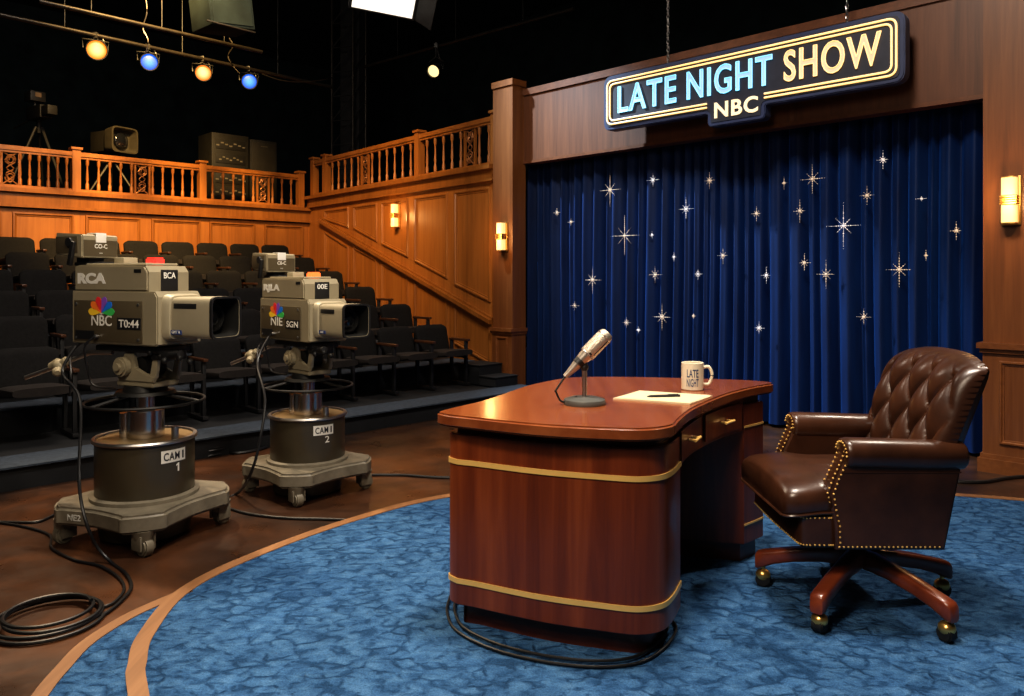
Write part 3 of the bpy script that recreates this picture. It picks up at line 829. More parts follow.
b.build('apron', 'mahogany', dk, 40)
for i0, i1, hx in ((1, 16, 8), (17, 31, 24)):
    seg_ = apb[i0:i1]
    b = MB(inv); b.strip(seg_, .645, .758, .006, closed=False); dr = b.build('drawer', 'mahogany', dk, 40)
    p = V((*apb[hx], .70)); q = V((*apb[hx+1], .70)); d = (q-p).normalized(); n_ = V((d.y, -d.x, 0))
    b = MB(inv)
    b.tube([p+n_*.035+d*k_ for k_ in (-.045, .045)], .0055, 8)
    for k_ in (-.03, .03): b.cyl(p+n_*.004+d*k_, p+n_*.036+d*k_, .005, n=8)
    b.build('handle', 'brass_soft', dr)

# things on the desk
tz = TZ1
mp = fl(584.5, 404, tz)
mic = thing('microphone', 'silver broadcast microphone on a round grey stand at the front of the desk', 'microphone', mp)
b = MB(); b.lathe([(0, 0), (.084, 0), (.086, .008), (.082, .02), (.06, .027), (.016, .031), (0, .031)], n=32); b.build('stand_base', 'mic_base', mic)
b = MB(); b.cyl((0, 0, .028), (0, 0, .13), .010, n=14); b.cyl((0, 0, .115), (0, 0, .135), .011, n=14); b.build('stem', 'steel', mic)
ex = V((.19, .02, .19)).normalized()
cc = V((-.005, 0, .185))
b = MB(); b.ball((0, 0, .148), .017); b.box((0, 0, .165), (.022, .03, .04), bev=.004); b.cyl(cc-ex*.035, cc+ex*.01, .0235, n=18, bev=.003); b.build('clip', 'black', mic)
R_ = ex.to_track_quat('Z', 'Y').to_matrix().to_4x4()
b = MB(); b.lathe([(0, -.105), (.011, -.105), (.012, -.09), (.020, -.035), (.0275, .015), (.028, .02), (0, .02)], n=24, Mx=Matrix.Translation(cc) @ R_); b.build('mic_body', 'mic_body', mic)
b = MB(); b.lathe([(0, .02), (.030, .02), (.0325, .03), (.0325, .115), (.030, .133), (.022, .143), (0, .146)], n=24, Mx=Matrix.Translation(cc) @ R_)
gr = b.build('mic_grille', 'mic_grille', mic)
b = MB(Matrix.Translation(cc) @ R_); b.ring((0, 0, .022), .0315, .003, 28, 6); b.ring((0, 0, .122), .0325, .002, 28, 6); b.build('grille_band', 'steel', gr)
b = MB(Matrix.Translation(cc) @ R_)
sv = R_.to_3x3().inverted() @ V((.3, -.9, .1)); an = math.atan2(sv.y, sv.x)
b.box((.0318*math.cos(an), .0318*math.sin(an), .03), (.004, .012, .006)); b.box((.0318*math.cos(an+.5), .0318*math.sin(an+.5), .075), (.004, .004, .08)); b.build('badge', 'black', gr)
tail = cc-ex*.105
b = MB(); b.tube(spline([tail, tail+V((-.035, -.01, -.05)), V((-.115, -.02, .05)), V((-.09, -.02, .012)), V((-.03, .0, .03))], 8), .0042, 8); b.build('cord', 'cable', mic)

gp = fl(692.5, 389.5, tz)
mug = thing('mug', 'cream ceramic mug printed late night standing on the desk behind the pad', 'mug', gp, 0)
b = MB(); R0 = .0505; hh = .122
b.lathe([(0, 0), (R0-.004, 0), (R0, .004), (R0, hh), (R0-.003, hh+.002), (R0-.006, hh), (R0-.006, .01), (0, .008)], n=36); b.build('body', 'ceramic', mug)
b = MB(); b.tube(spline([V((R0-.004, -.004, hh*.82)), V((R0+.022, -.006, hh*.84)), V((R0+.036, -.008, hh*.55)), V((R0+.024, -.006, hh*.24)), V((R0-.004, -.004, hh*.2))], 8), .0075, 10); b.build('handle', 'ceramic', mug)
va = math.atan2(-gp.y, -gp.x)
textfit('LATE', .052, .036, None, 'lettering', 'blue_ink', mug, .0008, .012, 0, (R0+.0002, va+.02, hh*.64))
textfit('NIGHT', .054, .036, None, 'lettering', 'blue_ink', mug, .0008, .012, 0, (R0+.0002, va+.02, hh*.30))

pc = [fl(613, 399.5, tz), fl(690, 405, tz), fl(712.5, 397, tz), fl(639, 392, tz)]
cen = sum(pc, V((0, 0, 0)))/4
pad = thing('notepad', 'cream paper notepad lying on the desk between microphone and mug', 'notepad', cen)
b = MB(Matrix.Translation(-cen)); b.prism([p[:2] for p in pc], tz, tz+.006); b.build('paper_block', 'paper', pad)
b = MB(Matrix.Translation(-cen)); b.prism([p[:2] for p in [pc[0].lerp(cen, .02)+V((.006, .004, 0)), pc[1].lerp(cen, .02), pc[2].lerp(cen, .02)+V((-.004, .006, 0)), pc[3].lerp(cen, .02)]], tz+.006, tz+.0075); b.build('top_sheet', 'paper', pad)
q0, q1 = fl(647, 396.3, tz+.012), fl(680, 395.6, tz+.012)
pen = thing('pen', 'black pen lying across the cream notepad', 'pen', (q0+q1)/2)
iv = Matrix.Translation(-(q0+q1)/2); d = (q1-q0)
b = MB(iv); b.cyl(q0+d*.12, q0+d*.62, .0058, .0062, 12); b.cyl(q0, q0+d*.12, .0018, .0058, 12); b.build('barrel', 'black', pen)
b = MB(iv); b.cyl(q0+d*.62, q1, .0066, .0055, 12); b.box((q0+d*.8)+V((0, 0, .007)), (d.length*.3, .003, .002), Matrix.Rotation(math.atan2(d.y, d.x), 3, 'Z')); b.build('cap', 'iron', pen)

# ------------------------------------------------------------------ host chair
ch = thing('office_chair', 'tufted brown leather executive chair with nailhead trim at the desk', 'chair', (1.41, 3.17, .014), PI)
# seat base
out = rounded([(-.20, -.25), (.17, -.25), (.21, -.285), (.335, -.285), (.345, 0), (.335, .285), (.21, .285), (.17, .25), (-.20, .25)], [.03, 0, .02, .035, .1, .035, .02, 0, .03], 5)
b = MB(); b.prism(out, .31, .44, .012, seg=3); b.build('seat_frame', 'leather', ch)
b = MB(); rings = []
xs = [-.14, -.12, -.05, .05, .15, .19, .22, .26, .30, .34, .365, .385, .395]
for x in xs:
    wd = .222 if x < .17 else .222+.073*min(1, (x-.17)/.05)
    fr = 1 if x < .30 else max(.02, 1-((x-.30)/.098)**4)**.4
    wd *= (.80+.2*fr); th = .068*(.45+.55*fr) if x > 0 else .068
    zc_ = .487-.018*max(0, (x-.25)/.145)
    rings.append([V((x, p[0], zc_+p[1]+(.020*(1-(p[0]/wd)**2) if p[1] > 0 else 0))) for p in se(wd, th, 32, .5)])
b.loft(rings); cs = b.build('seat_cushion', 'leather', ch, 60)
b = MB()
b.tube([V((x, s_*(.222 if x < .17 else .222+.073*min(1, (x-.17)/.05))*(.80+.2*(1 if x < .30 else max(.02, 1-((x-.30)/.098)**4)**.4))*.985, .446-.018*max(0, (x-.25)/.145))) for s_, seq in ((1, [.19, .22, .26, .30, .34, .365, .385, .396]), (-1, [.396, .385, .365, .34, .30, .26, .22, .19])) for x in seq], .006, 6)
b.build('piping', 'leather', cs)
# arms
nails_all = []
for sg in (1, -1):
    side = [(.165, .70), (.185, .64), (.215, .575), (.235, .52), (.225, .46), (.212, .40), (.21, .31), (-.195, .31), (-.265, .66)]
    b = MB(Matrix(((1, 0, 0, 0), (0, 0, -1, 0), (0, 1, 0, 0), (0, 0, 0, 1))))   # prism z -> -y
    y0, y1 = (-.305, -.225) if sg == 1 else (.225, .305)
    b.prism(side, y0, y1, .012, seg=3)
    ar = b.build('armrest', 'leather', ch, 50)
    b = MB(); rings = []
    for x, k in ((.178, .80), (.172, .95), (.155, 1), (.0, 1), (-.15, .98), (-.262, .94), (-.272, .8)):
        rings.append([V((x, sg*.272+p[0]*k*1.0, .662+.004*math.sin(x*8)+p[1]*k)) for p in se(.062, .056, 24, .9)])
    b.loft(rings); b.build('arm_roll', 'leather', ar, 60)
    b = MB()
    b.box((-.03, sg*.306, .60), (.44, .004, .004)); b.build('seam', 'leather', ar)
    b = MB()
    def row(pts, step=.0165):
        pts = [V(p) for p in pts]
        for p, q in zip(pts[:-1], pts[1:]):
            n_ = max(1, int((q-p).length/step))
            for i in range(n_): b.bead(p.lerp(q, i/n_), .0042)
    yo = sg*.3055
    row([(x-.014, yo, z) for x, z in [(.160, .685), (.185, .64), (.215, .575), (.235, .52), (.225, .46), (.212, .40), (.21, .32)]])
    row([(x, yo, .324) for x in (.20, .05, -.1, -.188)])
    row([(x+.002, sg*.292, z) for x, z in [(.168, .69), (.186, .64), (.216, .575), (.236, .52), (.226, .47)]])
    row([(x+.002, sg*.238, z) for x, z in [(.168, .69), (.186, .64), (.216, .575), (.236, .54)]])
    row([(.1795, sg*.272+.05*math.cos(a_), .662+.045*math.sin(a_)) for a_ in [PI*k/10 for k in range(11)]])
    b.build('nailhead_trim', 'brass_soft', ar)
b = MB()
bo = [p for p in out if p[0] > .2]
def row2(z):
    pts = [V((*p, z)) for p in offset(out, .001) if p[0] > .205]
    for p, q in zip(pts[:-1], pts[1:]):
        n_ = max(1, int((q-p).length/.0165))
        for i in range(n_): b.bead(p.lerp(q, i/n_), .0042)
row2(.324); row2(.425)
b.build('nailhead_trim', 'brass_soft', ch)
# back
NUx, NVx = 96, 96
def edge(u, v):
    fu = (1-abs(u)**7)**.5 if abs(u) < 1 else 0
    fv = (1-((v-.45)/.55)**8)**.5 if v > .45 else 1
    return max(0, min(fu, 1))*max(0, min(fv, 1))
def bx(u, v, front):
    e = edge(u, v)
    wv = .255+.055*math.sin(min(1, v*1.3)*PI/2)
    zt_ = 1.030-.05*abs(u)**3
    z = .46+(zt_-.46)*v
    xc = -.195-.150*v-.035*v**4 + .03*u*u
    wy = wv*u*(1-.0*v)
    if front:
        P_, Q_ = .15, .26
        du, dv = wy/P_, (z-.55)/Q_
        uu, vv = du+dv, du-dv
        fade = max(0, min(1, (1-abs(u))*5))*max(0, min(1, (1.0-v)*6+.12))
        puff = (abs(math.sin(PI*uu/1))*abs(math.sin(PI*vv/1)))**.36
        chan = abs(math.sin(PI*du*1.0+PI*.0))**.5
        tt = .060*e+.048*e*(fade*puff+(1-fade)*.85) 
        x = xc+tt
    else:
        x = xc-.055*e
    return V((x, wy, z))
t_ = bmesh.new()
fr = [[t_.verts.new(bx(-1+2*i/NUx, j/NVx, True)) for i in range(NUx+1)] for j in range(NVx+1)]
bk = [[t_.verts.new(bx(-1+2*i/24, j/24, False)) for i in range(25)] for j in range(25)]
for g, n1_, n2_ in ((fr, NUx, NVx), (bk, 24, 24)):
    for j in range(n2_):
        for i in range(n1_): t_.faces.new((g[j][i], g[j][i+1], g[j+1][i+1], g[j+1][i]))
bmesh.ops.recalc_face_normals(t_, faces=t_.faces)
b = MB(); b.merge(t_); bkr = b.build('backrest', 'leather', ch, 80)
b = MB()
for j in range(-1, 8):
    for i in range(-5, 6):
        if (i+j) % 2: continue
        y = i*.15/2*1.0; z = .55+j*.26/2
        v_ = (z-.46)/.55; wv = .255+.055*math.sin(min(1, max(0, v_)*1.3)*PI/2)
        if abs(y) > wv*.82 or v_ > .86 or v_ < .2: continue
        p = bx(y/wv, (z-.46)/((1.030-.05*abs(y/wv)**3)-.46), True)
        b.ball((p.x+.002, p.y, p.z), .010, (.5, 1, 1), 10)
b.build('tuft_button', 'leather', bkr)
# base
b = MB(); b.cyl((0, 0, .15), (0, 0, .32), .034, n=18); b.cyl((0, 0, .255), (0, 0, .30), .055, n=18); b.box((0, 0, .302), (.3, .26, .02)); b.build('gas_lift', 'black', ch)
for k in range(5):
    an = math.radians(225+72*k-180); d = V((math.cos(an), math.sin(an), 0)); n_ = V((-d.y, d.x, 0))
    b = MB(); rings = []
    for s_, zc_, hw, hz in ((.0, .185, .036, .030), (.06, .185, .036, .030), (.14, .175, .031, .026), (.24, .155, .030, .025), (.31, .135, .030, .026), (.35, .120, .030, .030), (.372, .112, .029, .031), (.382, .107, .024, .026)):
        rings.append([d*s_*1.06+n_*p[0]+V((0, .02, zc_+p[1]*1.15)) for p in se(hw, hz, 20, .45)])
    b.loft(rings); lg = b.build('leg', 'chair_wood', ch, 50)
    c = d*.375+V((0, .02, 0))
    b = MB(); b.cyl(c+V((0, 0, .05)), c+V((0, 0, .09)), .009, n=10); b.ball(c+V((0, 0, .048)), .031, (1, 1, .85)); cs_ = b.build('caster', 'brass', lg)
    b = MB(); b.cyl(c+n_*-.022+V((0, 0, .030)), c+n_*.022+V((0, 0, .030)), .030, n=18, bev=.005); b.build('wheel', 'black_rubber', cs_)

# ------------------------------------------------------------------ studio cameras
def petal(b, c, ang, L_, W_, y):
    pts = []
    for k in range(14):
        t_ = k/13; w_ = W_*math.sin(PI*t_**1.9)**.7 if 0 < t_ < 1 else 0
        pts.append((t_*L_, w_))
    poly = [(p[0], p[1]) for p in pts]+[(p[0], -p[1]) for p in reversed(pts[1:-1])]
    ca, sa_ = math.cos(ang), math.sin(ang)
    tb = bmesh.new(); f = tb.faces.new([tb.verts.new((c[0]+1.12*(ca*p-sa_*q), y, c[1]+sa_*p+ca*q)) for p, q in poly])
    r = bmesh.ops.extrude_face_region(tb, geom=[f]); bmesh.ops.translate(tb, vec=(0, -.0015, 0), verts=[e for e in r['geom'] if isinstance(e, bmesh.types.BMVert)])
    b.merge(tb)
def studio_camera(label, loc, yaw, scale, tx, tally):
    t = thing('studio_camera', label, 'television camera', loc, yaw, 'studio television cameras on pedestals', scale)
    side = lambda x, z, y=-.1: frame_mx((x, y, z), (1, 0, 0), (0, 0, 1))
    front = lambda x, y, z: frame_mx((x, y, z), (0, 1, 0), (0, 0, 1))
    # pedestal base
    b = MB(); cp = []
    for k in range(4):
        a0_ = 48.4+90*k
        for da, r_ in ((-17, .385), (-13, .410), (0, .412), (13, .410), (17, .385), (31, .335), (45, .318), (59, .335)):
            th = math.radians(a0_+da); cp.append(V((r_*math.cos(th), r_*math.sin(th))))
    poly = [tuple(p) for p in spline(cp, 5, True)]
    b.prism(poly, .115, .205, .015, seg=3); bs_ = b.build('base', 'base_gray', t, 40)
    b = MB(); b.lathe([(.235, .2), (.262, .206), (.262, .222), (.236, .23)], n=48); b.build('base_collar', 'base_gray', t)
    va_ = math.radians(204+8)-0
    b = MB(); b.cyl((0, 0, .015), (0, 0, .12), .215, .235, 40); b.build('cable_guard', 'drum', t)
    for k in range(4):
        th = math.radians(48.4+90*k); c = V((math.cos(th), math.sin(th), 0))*.365; n_ = V((-math.sin(th+.6), math.cos(th+.6), 0)); d_ = V((math.cos(th+.6), math.sin(th+.6), 0))
        b = MB(); b.cyl(c+V((0, 0, .07)), c+V((0, 0, .125)), .04, .055, 20)
        b.box(c+V((0, 0, .068))+n_*.036, (.075, .012, .075), Matrix.Rotation(th+.6, 3, 'Z'), .006); b.box(c+V((0, 0, .068))-n_*.036, (.075, .012, .075), Matrix.Rotation(th+.6, 3, 'Z'), .006)
        cs_ = b.build('caster', 'base_gray', t)
        b = MB(); cc_ = c+d_*.012+V((0, 0, .045)); b.cyl(cc_-n_*.026, cc_+n_*.026, .045, n=24, bev=.008); wl = b.build('wheel', 'base_gray', cs_)
    # text on base
    # drum
    b = MB(); b.lathe([(0, .2), (.237, .2), (.239, .21), (.239, .495), (0, .495)], n=64); b.build('drum', 'drum', t)
    b = MB(); b.lathe([(.239, .492), (.252, .494), (.254, .502), (.249, .511), (.232, .511), (.228, .504), (.228, .494)], n=64); b.build('drum_rim', 'steel', t)
    b = MB(); b.cyl((0, 0, .494), (0, 0, .502), .23, n=48); b.build('drum_top', 'tan', t)
    for an in (.05, 2.2):
        b = MB(); b.cyl((.2*math.cos(an), .2*math.sin(an), .50), (.2*math.cos(an), .2*math.sin(an), .57), .018, n=14, bev=.003); b.build('air_valve', 'steel', t)
    b = MB(); a0 = math.radians(-7.0)
    rin = [[V(((.2402+dr)*math.cos(a0+x/.239), (.2402+dr)*math.sin(a0+x/.239), z)) for dr, z in ((0, .40), (0, .462), (.0015, .462), (.0015, .40))] for x in [-.068+.136*k/20 for k in range(21)]]
    b.loft(rin); pl_ = b.build('name_plate', 'white_paint', t)
    textfit('CAM', .086, .040, None, 'lettering', 'black_ink', pl_, .001, .012, 0, (.2430, a0-.014/.24, .431), 1.08)
    textfit('1', .009, .040, None, 'lettering', 'black_ink', pl_, .001, .0, 0, (.2430, a0+.050/.24, .431))
    if tx['no'] == '1':
        an = a0+.10; o_ = V((.2402*math.cos(an), .2402*math.sin(an), .37))
        b = MB(frame_mx(o_, (-math.sin(an), math.cos(an), 0), (0, 0, 1)))
        b.prism([(-.0045, -.021), (.0045, -.021), (.0045, .021), (-.002, .021), (-.013, .013), (-.013, .006), (-.0045, .011)], 0, .001); b.build('lettering', 'white_ink', t)
    else: textfit(tx['no'], .03, .042, None, 'lettering', 'white_ink', t, .001, .012, 0, (.2400, a0+.10, .37))
    if tx.get('base'):
        k_ = min(range(len(poly)), key=lambda q: abs(math.atan2(poly[q][1], poly[q][0])+math.pi-math.radians(252-180)))
        p_, q_ = V((*poly[k_], .16)), V((*poly[(k_+1) % len(poly)], .16)); d_ = (q_-p_).normalized(); n_ = V((d_.y, -d_.x, 0))
        textfit(tx['base'], .075, .03, frame_mx((p_+q_)/2+n_*.001, d_, (0, 0, 1)), 'lettering', 'grey_ink', bs_, .002, .02)
    an = math.radians(204)
    # column, steering ring
    b = MB(); b.cyl((0, 0, .50), (0, 0, .645), .092, n=40, bev=.004); b.cyl((-.075, -.06, .50), (-.075, -.06, .63), .03, n=20); col_ = b.build('column', 'chrome', t)
    b = MB(); b.cyl((0, 0, .62), (0, 0, .77), .045, n=28); b.build('inner_column', 'chrome', t)
    b = MB(); b.ring((0, 0, .690), .288, .0075, 64, 8)
    for k in range(3):
        an = 2*PI*k/3+.35; b.cyl((.04*math.cos(an), .04*math.sin(an), .735), (.286*math.cos(an), .286*math.sin(an), .69), .009, n=8)
    b.build('steering_ring', 'iron', t)
    b = MB(); b.cyl((0, 0, .728), (0, 0, .745), .15, .14, 36); b.cyl((0, 0, .745), (0, 0, .775), .11, .10, 36); b.build('head_plate', 'iron', t)
    # pan head
    b = MB()
    b.prism([(-.11, -.085), (.15, -.085), (.15, .085), (-.11, .085)], .772, .800, .006)
    for sg in (-1, 1):
        mxx = Matrix(((1, 0, 0, 0), (0, 0, -1, 0), (0, 1, 0, 0), (0, 0, 0, 1)))
        b.prism([(-.10, .80), (.15, .80), (.165, .83), (.09, .845), (.03, .87), (.01, .945), (-.05, .945), (-.085, .88)], sg*.075-.012, sg*.075+.012, .004, mxx)
        b.prism([(.12, .82), (.165, .82), (.185, .945), (.15, .945)], sg*.07-.012, sg*.07+.012, .004, mxx)
    hd = b.build('pan_head', 'khaki', t)
    b = MB(); b.cyl((-.045, -.128, .875), (-.045, -.08, .875), .05, n=28, bev=.010); b.cyl((-.045, -.142, .875), (-.045, -.128, .875), .02, n=18); b.build('tilt_drum', 'khaki', hd)
    b = MB(); b.cyl((.03, -.06, .87), (.03, .06, .87), .055, n=24); b.build('tilt_axle', 'iron', hd)
    b = MB(); b.box((-.02, 0, .965), (.46, .2, .03), bev=.006); b.box((.2, -.03, .94), (.12, .12, .05), bev=.01); b.cyl((.28, -.09, .945), (.36, -.1, .955), .02, n=12); b.build('cradle', 'black', t)
    b = MB()
    for k in range(6): b.ball((.15+.05*k, -.1+.02*(k % 2), .955-.018*(k % 3)), .016)
    b.build('cable_plug', 'iron', t)
    b = MB(); pts = spline([V((-.12, -.10, .945)), V((-.24, -.12, .94)), V((-.30, -.13, .925)), V((-.45, -.17, .865)), V((-.63, -.22, .80))], 8)
    b.tube(pts, .012, 10); hn = b.build('pan_handle', 'steel', t)
    b = MB(); c = V((-.44, -.165, .868)); b.ball(c, .036, (1.2, .9, .95)); b.cyl(c+V((-.055, -.005, -.01)), c+V((.0, .0, .02)), .024, n=12, bev=.004); b.cyl(c, c+V((.055, -.05, -.03)), .014, n=10); b.ball(c+V((.02, -.025, -.028)), .026); b.cyl(c+V((.0, 0, .0)), c+V((.05, .012, .03)), .024, n=12, bev=.004)
    b.build('grip', 'khaki', hn)
    # body
    b = MB(); b.prism([(-.375, .99), (.23, .99), (.245, 1.0), (.245, 1.235), (.225, 1.262), (-.375, 1.262)], -.14, .14, .006, Matrix(((1, 0, 0, 0), (0, 0, -1, 0), (0, 1, 0, 0), (0, 0, 0, 1)))); bd = b.build('camera_body', 'khaki', t)
    b = MB(); b.box((-.105, -.1415, 1.108), (.50, .006, .212), bev=.002); sp = b.build('side_panel', 'olive', bd)
    b = MB()
    for x, z in ((-.335, 1.195), (.12, 1.195), (.12, 1.02), (-.335, 1.02)): b.cyl((x, -.143, z), (x, -.149, z), .007, n=10)
    b.cyl((-.17, -.143, 1.03), (-.17, -.165, 1.03), .01, n=8); b.build('screw', 'steel', bd)
    b = MB(); b.box((-.27, -.145, 1.035), (.14, .004, .045)); b.build('recess', 'black', bd)
    b = MB(); b.prism([(-.368, 1.262), (.17, 1.262), (.17, 1.36), (.145, 1.392), (-.33, 1.398), (-.368, 1.392)], -.132, .132, .008, Matrix(((1, 0, 0, 0), (0, 0, -1, 0), (0, 1, 0, 0), (0, 0, 0, 1)))); uh = b.build('upper_housing', 'khaki', t)
    b = MB(); b.box((-.10, -.0, 1.400), (.44, .2, .012), bev=.004); b.build('top_plate', 'khaki_lt', uh)
    b = MB(); b.box((.1715, .0, 1.318), (.004, .105, .108), bev=.001); pt_ = b.build('front_plate', 'black', uh)
    textfit(tx['front'], .075, .032, front(.1738, 0, 1.343), 'lettering', 'white_ink', pt_, .001, .012)
    textfit(tx['brand'], .215, .057, side(-.235, 1.328, -.1322), 'lettering', 'white_ink', uh, .001, .06)
    b = MB(); b.box((.10, -.1325, 1.365), (.05, .002, .018)); b.build('marking', 'black', uh)
    # peacock emblem and letters
    pk = None
    for i, an in enumerate((174, 141, 107, 73, 39, 6)):
        b = MB(); petal(b, (-.145, 1.150), math.radians(an), .088, .0195, -.1455)
        if pk is None:
            wb_ = MB(); wb_.prism([( -.145+.034*math.cos(q*PI/8), 1.172+.03*math.sin(q*PI/8)) for q in range(16)], .1449, .1453, 0, Matrix(((1, 0, 0, 0), (0, 0, -1, 0), (0, 1, 0, 0), (0, 0, 0, 1))))
            pk = wb_.build('emblem', 'white_ink', sp)
        b.build('feather', 'pea%d' % i, pk)
    textfit(tx['net'], .150, .055, side(-.145, 1.112, -.1450), 'lettering', 'white_ink', sp, .001, .012)
    b = MB(); b.box((.055, -.1455, 1.10), (.165, .004, .058)); dp_ = b.build('display_plate', 'black', sp)
    textfit(tx['code'], .142, .04, side(.055, 1.10, -.1475), 'lettering', 'white_ink', dp_, .001, .014)
    # lens hood
    b = MB(); rings = []
    for x, a_, c_ in ((.235, .115, .118), (.27, .115, .118), (.29, .108, .110)): rings.append([V((x, p[0], 1.132+p[1])) for p in se(a_, c_, 32, .35)])
    b.loft(rings); b.build('lens_flange', 'khaki_lt', t, 40)
    b = MB(); rings = []
    for x, a_, c_ in ((.285, .094, .098), (.30, .097, .101), (.53, .098, .104), (.555, .098, .104), (.555, .088, .094), (.40, .08, .086), (.395, .0, .0)):
        rings.append([V((x, p[0], 1.135+p[1])) for p in se(max(a_, .001), max(c_, .001), 40, .28)])
    b.loft(rings, cap=False); hd_ = b.build('lens_hood', 'khaki_lt', t, 40)
    b = MB(); rings = []
    for x, a_, c_ in ((.545, .0985, .1045), (.560, .099, .105), (.560, .090, .096), (.52, .086, .092)): rings.append([V((x, p[0], 1.135+p[1])) for p in se(a_, c_, 40, .28)])
    b.loft(rings, cap=False); b.build('hood_rim', 'black', hd_, 40)
    b = MB(); rings = []
    for x, a_, c_ in ((.554, .0868, .0928), (.42, .078, .084)): rings.append([V((x, p[0], 1.135+p[1])) for p in se(a_, c_, 40, .28)])
    b.loft(rings, cap=False)
    b.lathe([(.085, .42), (.0, .42)], n=32, Mx=Matrix(((0, 0, 1, 0), (1, 0, 0, 0), (0, 1, 0, 1.135), (0, 0, 0, 1)))); b.build('hood_lining', 'hood_in', hd_, 40)
    b = MB(); mx_ = Matrix(((0, 0, 1, 0), (1, 0, 0, 0), (0, 1, 0, 1.135), (0, 0, 0, 1)))
    b.lathe([(.072, .42), (.072, .475), (.064, .478), (.060, .468), (.056, .45)], n=40, Mx=mx_); b.build('lens_barrel', 'iron', hd_)
    b = MB(); b.lathe([(.058, .452), (.045, .464), (.025, .471), (0, .473)], n=40, Mx=mx_); b.build('lens', 'lens_glass', hd_, 80)
    b = MB(); b.box((.385, -.0965, 1.192), (.15, .006, .026), bev=.002); b.build('slot', 'black', hd_)
    b = MB(); b.box((.325, -.0965, 1.062), (.075, .004, .022)); bp = b.build('badge', 'blue_plate', hd_)
    textmesh(tx['badge'], .02, side(.325, 1.062, -.099), 'lettering', 'white_ink', bp, .0006, .0004, 0, .9)
    # viewfinder
    b = MB(); b.prism([(-.545, 1.455), (-.35, 1.435), (-.34, 1.44), (-.34, 1.555), (-.35, 1.562), (-.55, 1.573)], -.108, .108, .006, Matrix(((1, 0, 0, 0), (0, 0, -1, 0), (0, 1, 0, 0), (0, 0, 0, 1)))); vf = b.build('viewfinder', 'khaki', t)
    b = MB(); b.box((-.46, -.1095, 1.507), (.17, .004, .09), bev=.001); b.build('side_cover', 'olive', vf)
    b = MB(); b.box((-.337, .0, 1.545), (.006, .062, .05), bev=.001); b.box((-.37, .0, 1.569), (.07, .062, .006), bev=.001); b.build('label_tape', 'white_paint', vf)
    b = MB(); b.box((-.3385, 0, 1.49), (.003, .2, .085)); fpn = b.build('front_cover', 'olive', vf)
    textmesh(tx['vf'], .032, front(-.3362, 0, 1.499), 'lettering', 'white_ink', fpn, .0006, .0004, 0, .95)
    textmesh('•••', .024, front(-.3362, .0, 1.462), 'lettering', 'grey_ink', fpn, .0006, 0, 0, .8)
    b = MB(); b.box((-.42, 0, 1.425), (.10, .09, .03), bev=.004); b.box((-.36, 0, 1.405), (.2, .13, .02), bev=.004); b.cyl((-.43, -.125, 1.52), (-.43, -.105, 1.52), .024, n=16); b.box((-.41, -.118, 1.46), (.025, .02, .13), Matrix.Rotation(.25, 3, 'Y'), .004); b.build('viewfinder_bracket', 'black', t)
    b = MB(); b.box((-.12, -.02, 1.42), (.075, .085, .034), bev=.006); b.build('top_block', 'khaki_lt', uh)
    b = MB(); b.prism([(.035, -.035), (.105, -.035), (.105, .035), (.035, .035)], 1.392, 1.436, .008); b.build('tally_light', tally, uh)
    # wiring loops on the head
    b = MB(); b.tube(spline([V((-.17, -.165, 1.03)), V((-.21, -.19, .98)), V((-.22, -.17, .88)), V((-.2, -.15, .78)), V((-.1, -.1, .76))], 8), .006, 6)
    b.tube(spline([V((-.33, -.12, .99)), V((-.36, -.16, .93)), V((-.30, -.2, .84)), V((-.31, -.2, .72))], 8), .006, 6); b.build('head_cable', 'cable', t)
    return t
C1 = V((-1.915, 4.05, 0)); C2 = V((-1.28, 4.86, 0))
studio_camera('larger khaki television camera with a pale viewfinder on a pedestal, standing nearest the left edge', C1, math.radians(-24.4), 1.0,
    dict(brand='RCA', front='BCA', net='NBC', code='T0:44', badge='GMT A', vf='CO-C', no='1', base='NE2'), 'red_lens')
studio_camera('smaller khaki television camera on a pedestal, farther back, between the other and the desk', C2, math.radians(-44), .95,
    dict(brand='RJLA', front='00E', net='NIE', code='SGN', badge='AAC', vf='C0-C', no='2'), 'orange_lens')

# ------------------------------------------------------------------ cables
def cable(label, pts, r=.0075, per=8, name='cable'):
    pts = [V(p) for p in pts]
    c = V((pts[-1].x, pts[-1].y, 0))
    b = MB(Matrix.Translation(-c)); b.tube(spline(pts, per), r, 8)
    o = b.build(name, 'cable'); o.location = c
    return tag(o, label, 'cable')
g = lambda px, py, r=.008: fl(px, py, r)
top1 = C1+V((-.33, -.06, 1.0))
coil = []
cc = fl(47, 621); 
for k in range(62):
    an = .25-k*2*PI/15.5; rad = .205-.0011*k+.010*math.sin(k*.45)
    coil.append((cc.x+rad*math.cos(an)+.012*math.sin(k*.22), cc.y+rad*math.sin(an), .008+.0035*(k/6.0)))
cable('thick black cable dropping from the nearer camera to a coil on the studio floor',
      [top1+V((0, 0, -.02)), top1+V((-.04, -.05, -.15)), dp(80, 400, 3.86), dp(79, 470, 3.74), dp(81, 500, 3.63), dp(88, 528, 3.59), dp(98, 548, 3.62), g(112, 563), g(126, 574), g(131, 588), g(118, 604), g(102, 616)]+coil)
cable('black cable running from the floor at the left edge to the nearer pedestal', [g(-40, 523), g(0, 522), g(35, 522), g(52, 516), g(75, 505)])
cable('thinner black cable curving along the floor left of the nearer camera', [g(-40, 519), g(10, 524), g(48, 534), g(52, 548), g(75, 560), g(100, 566), g(119, 578), g(124, 590), g(113, 603), g(98, 608)], .0065)
top2 = C2+V((-.24, -.02, .96))
cable('black cable hanging from the farther camera and running along the floor', [top2, top2+V((-.03, -.12, -.15)), dp(265, 400, 4.55), dp(258, 450, 4.46), dp(248, 479, 4.50), g(236, 494), g(215, 501), g(196, 498)], .0085)
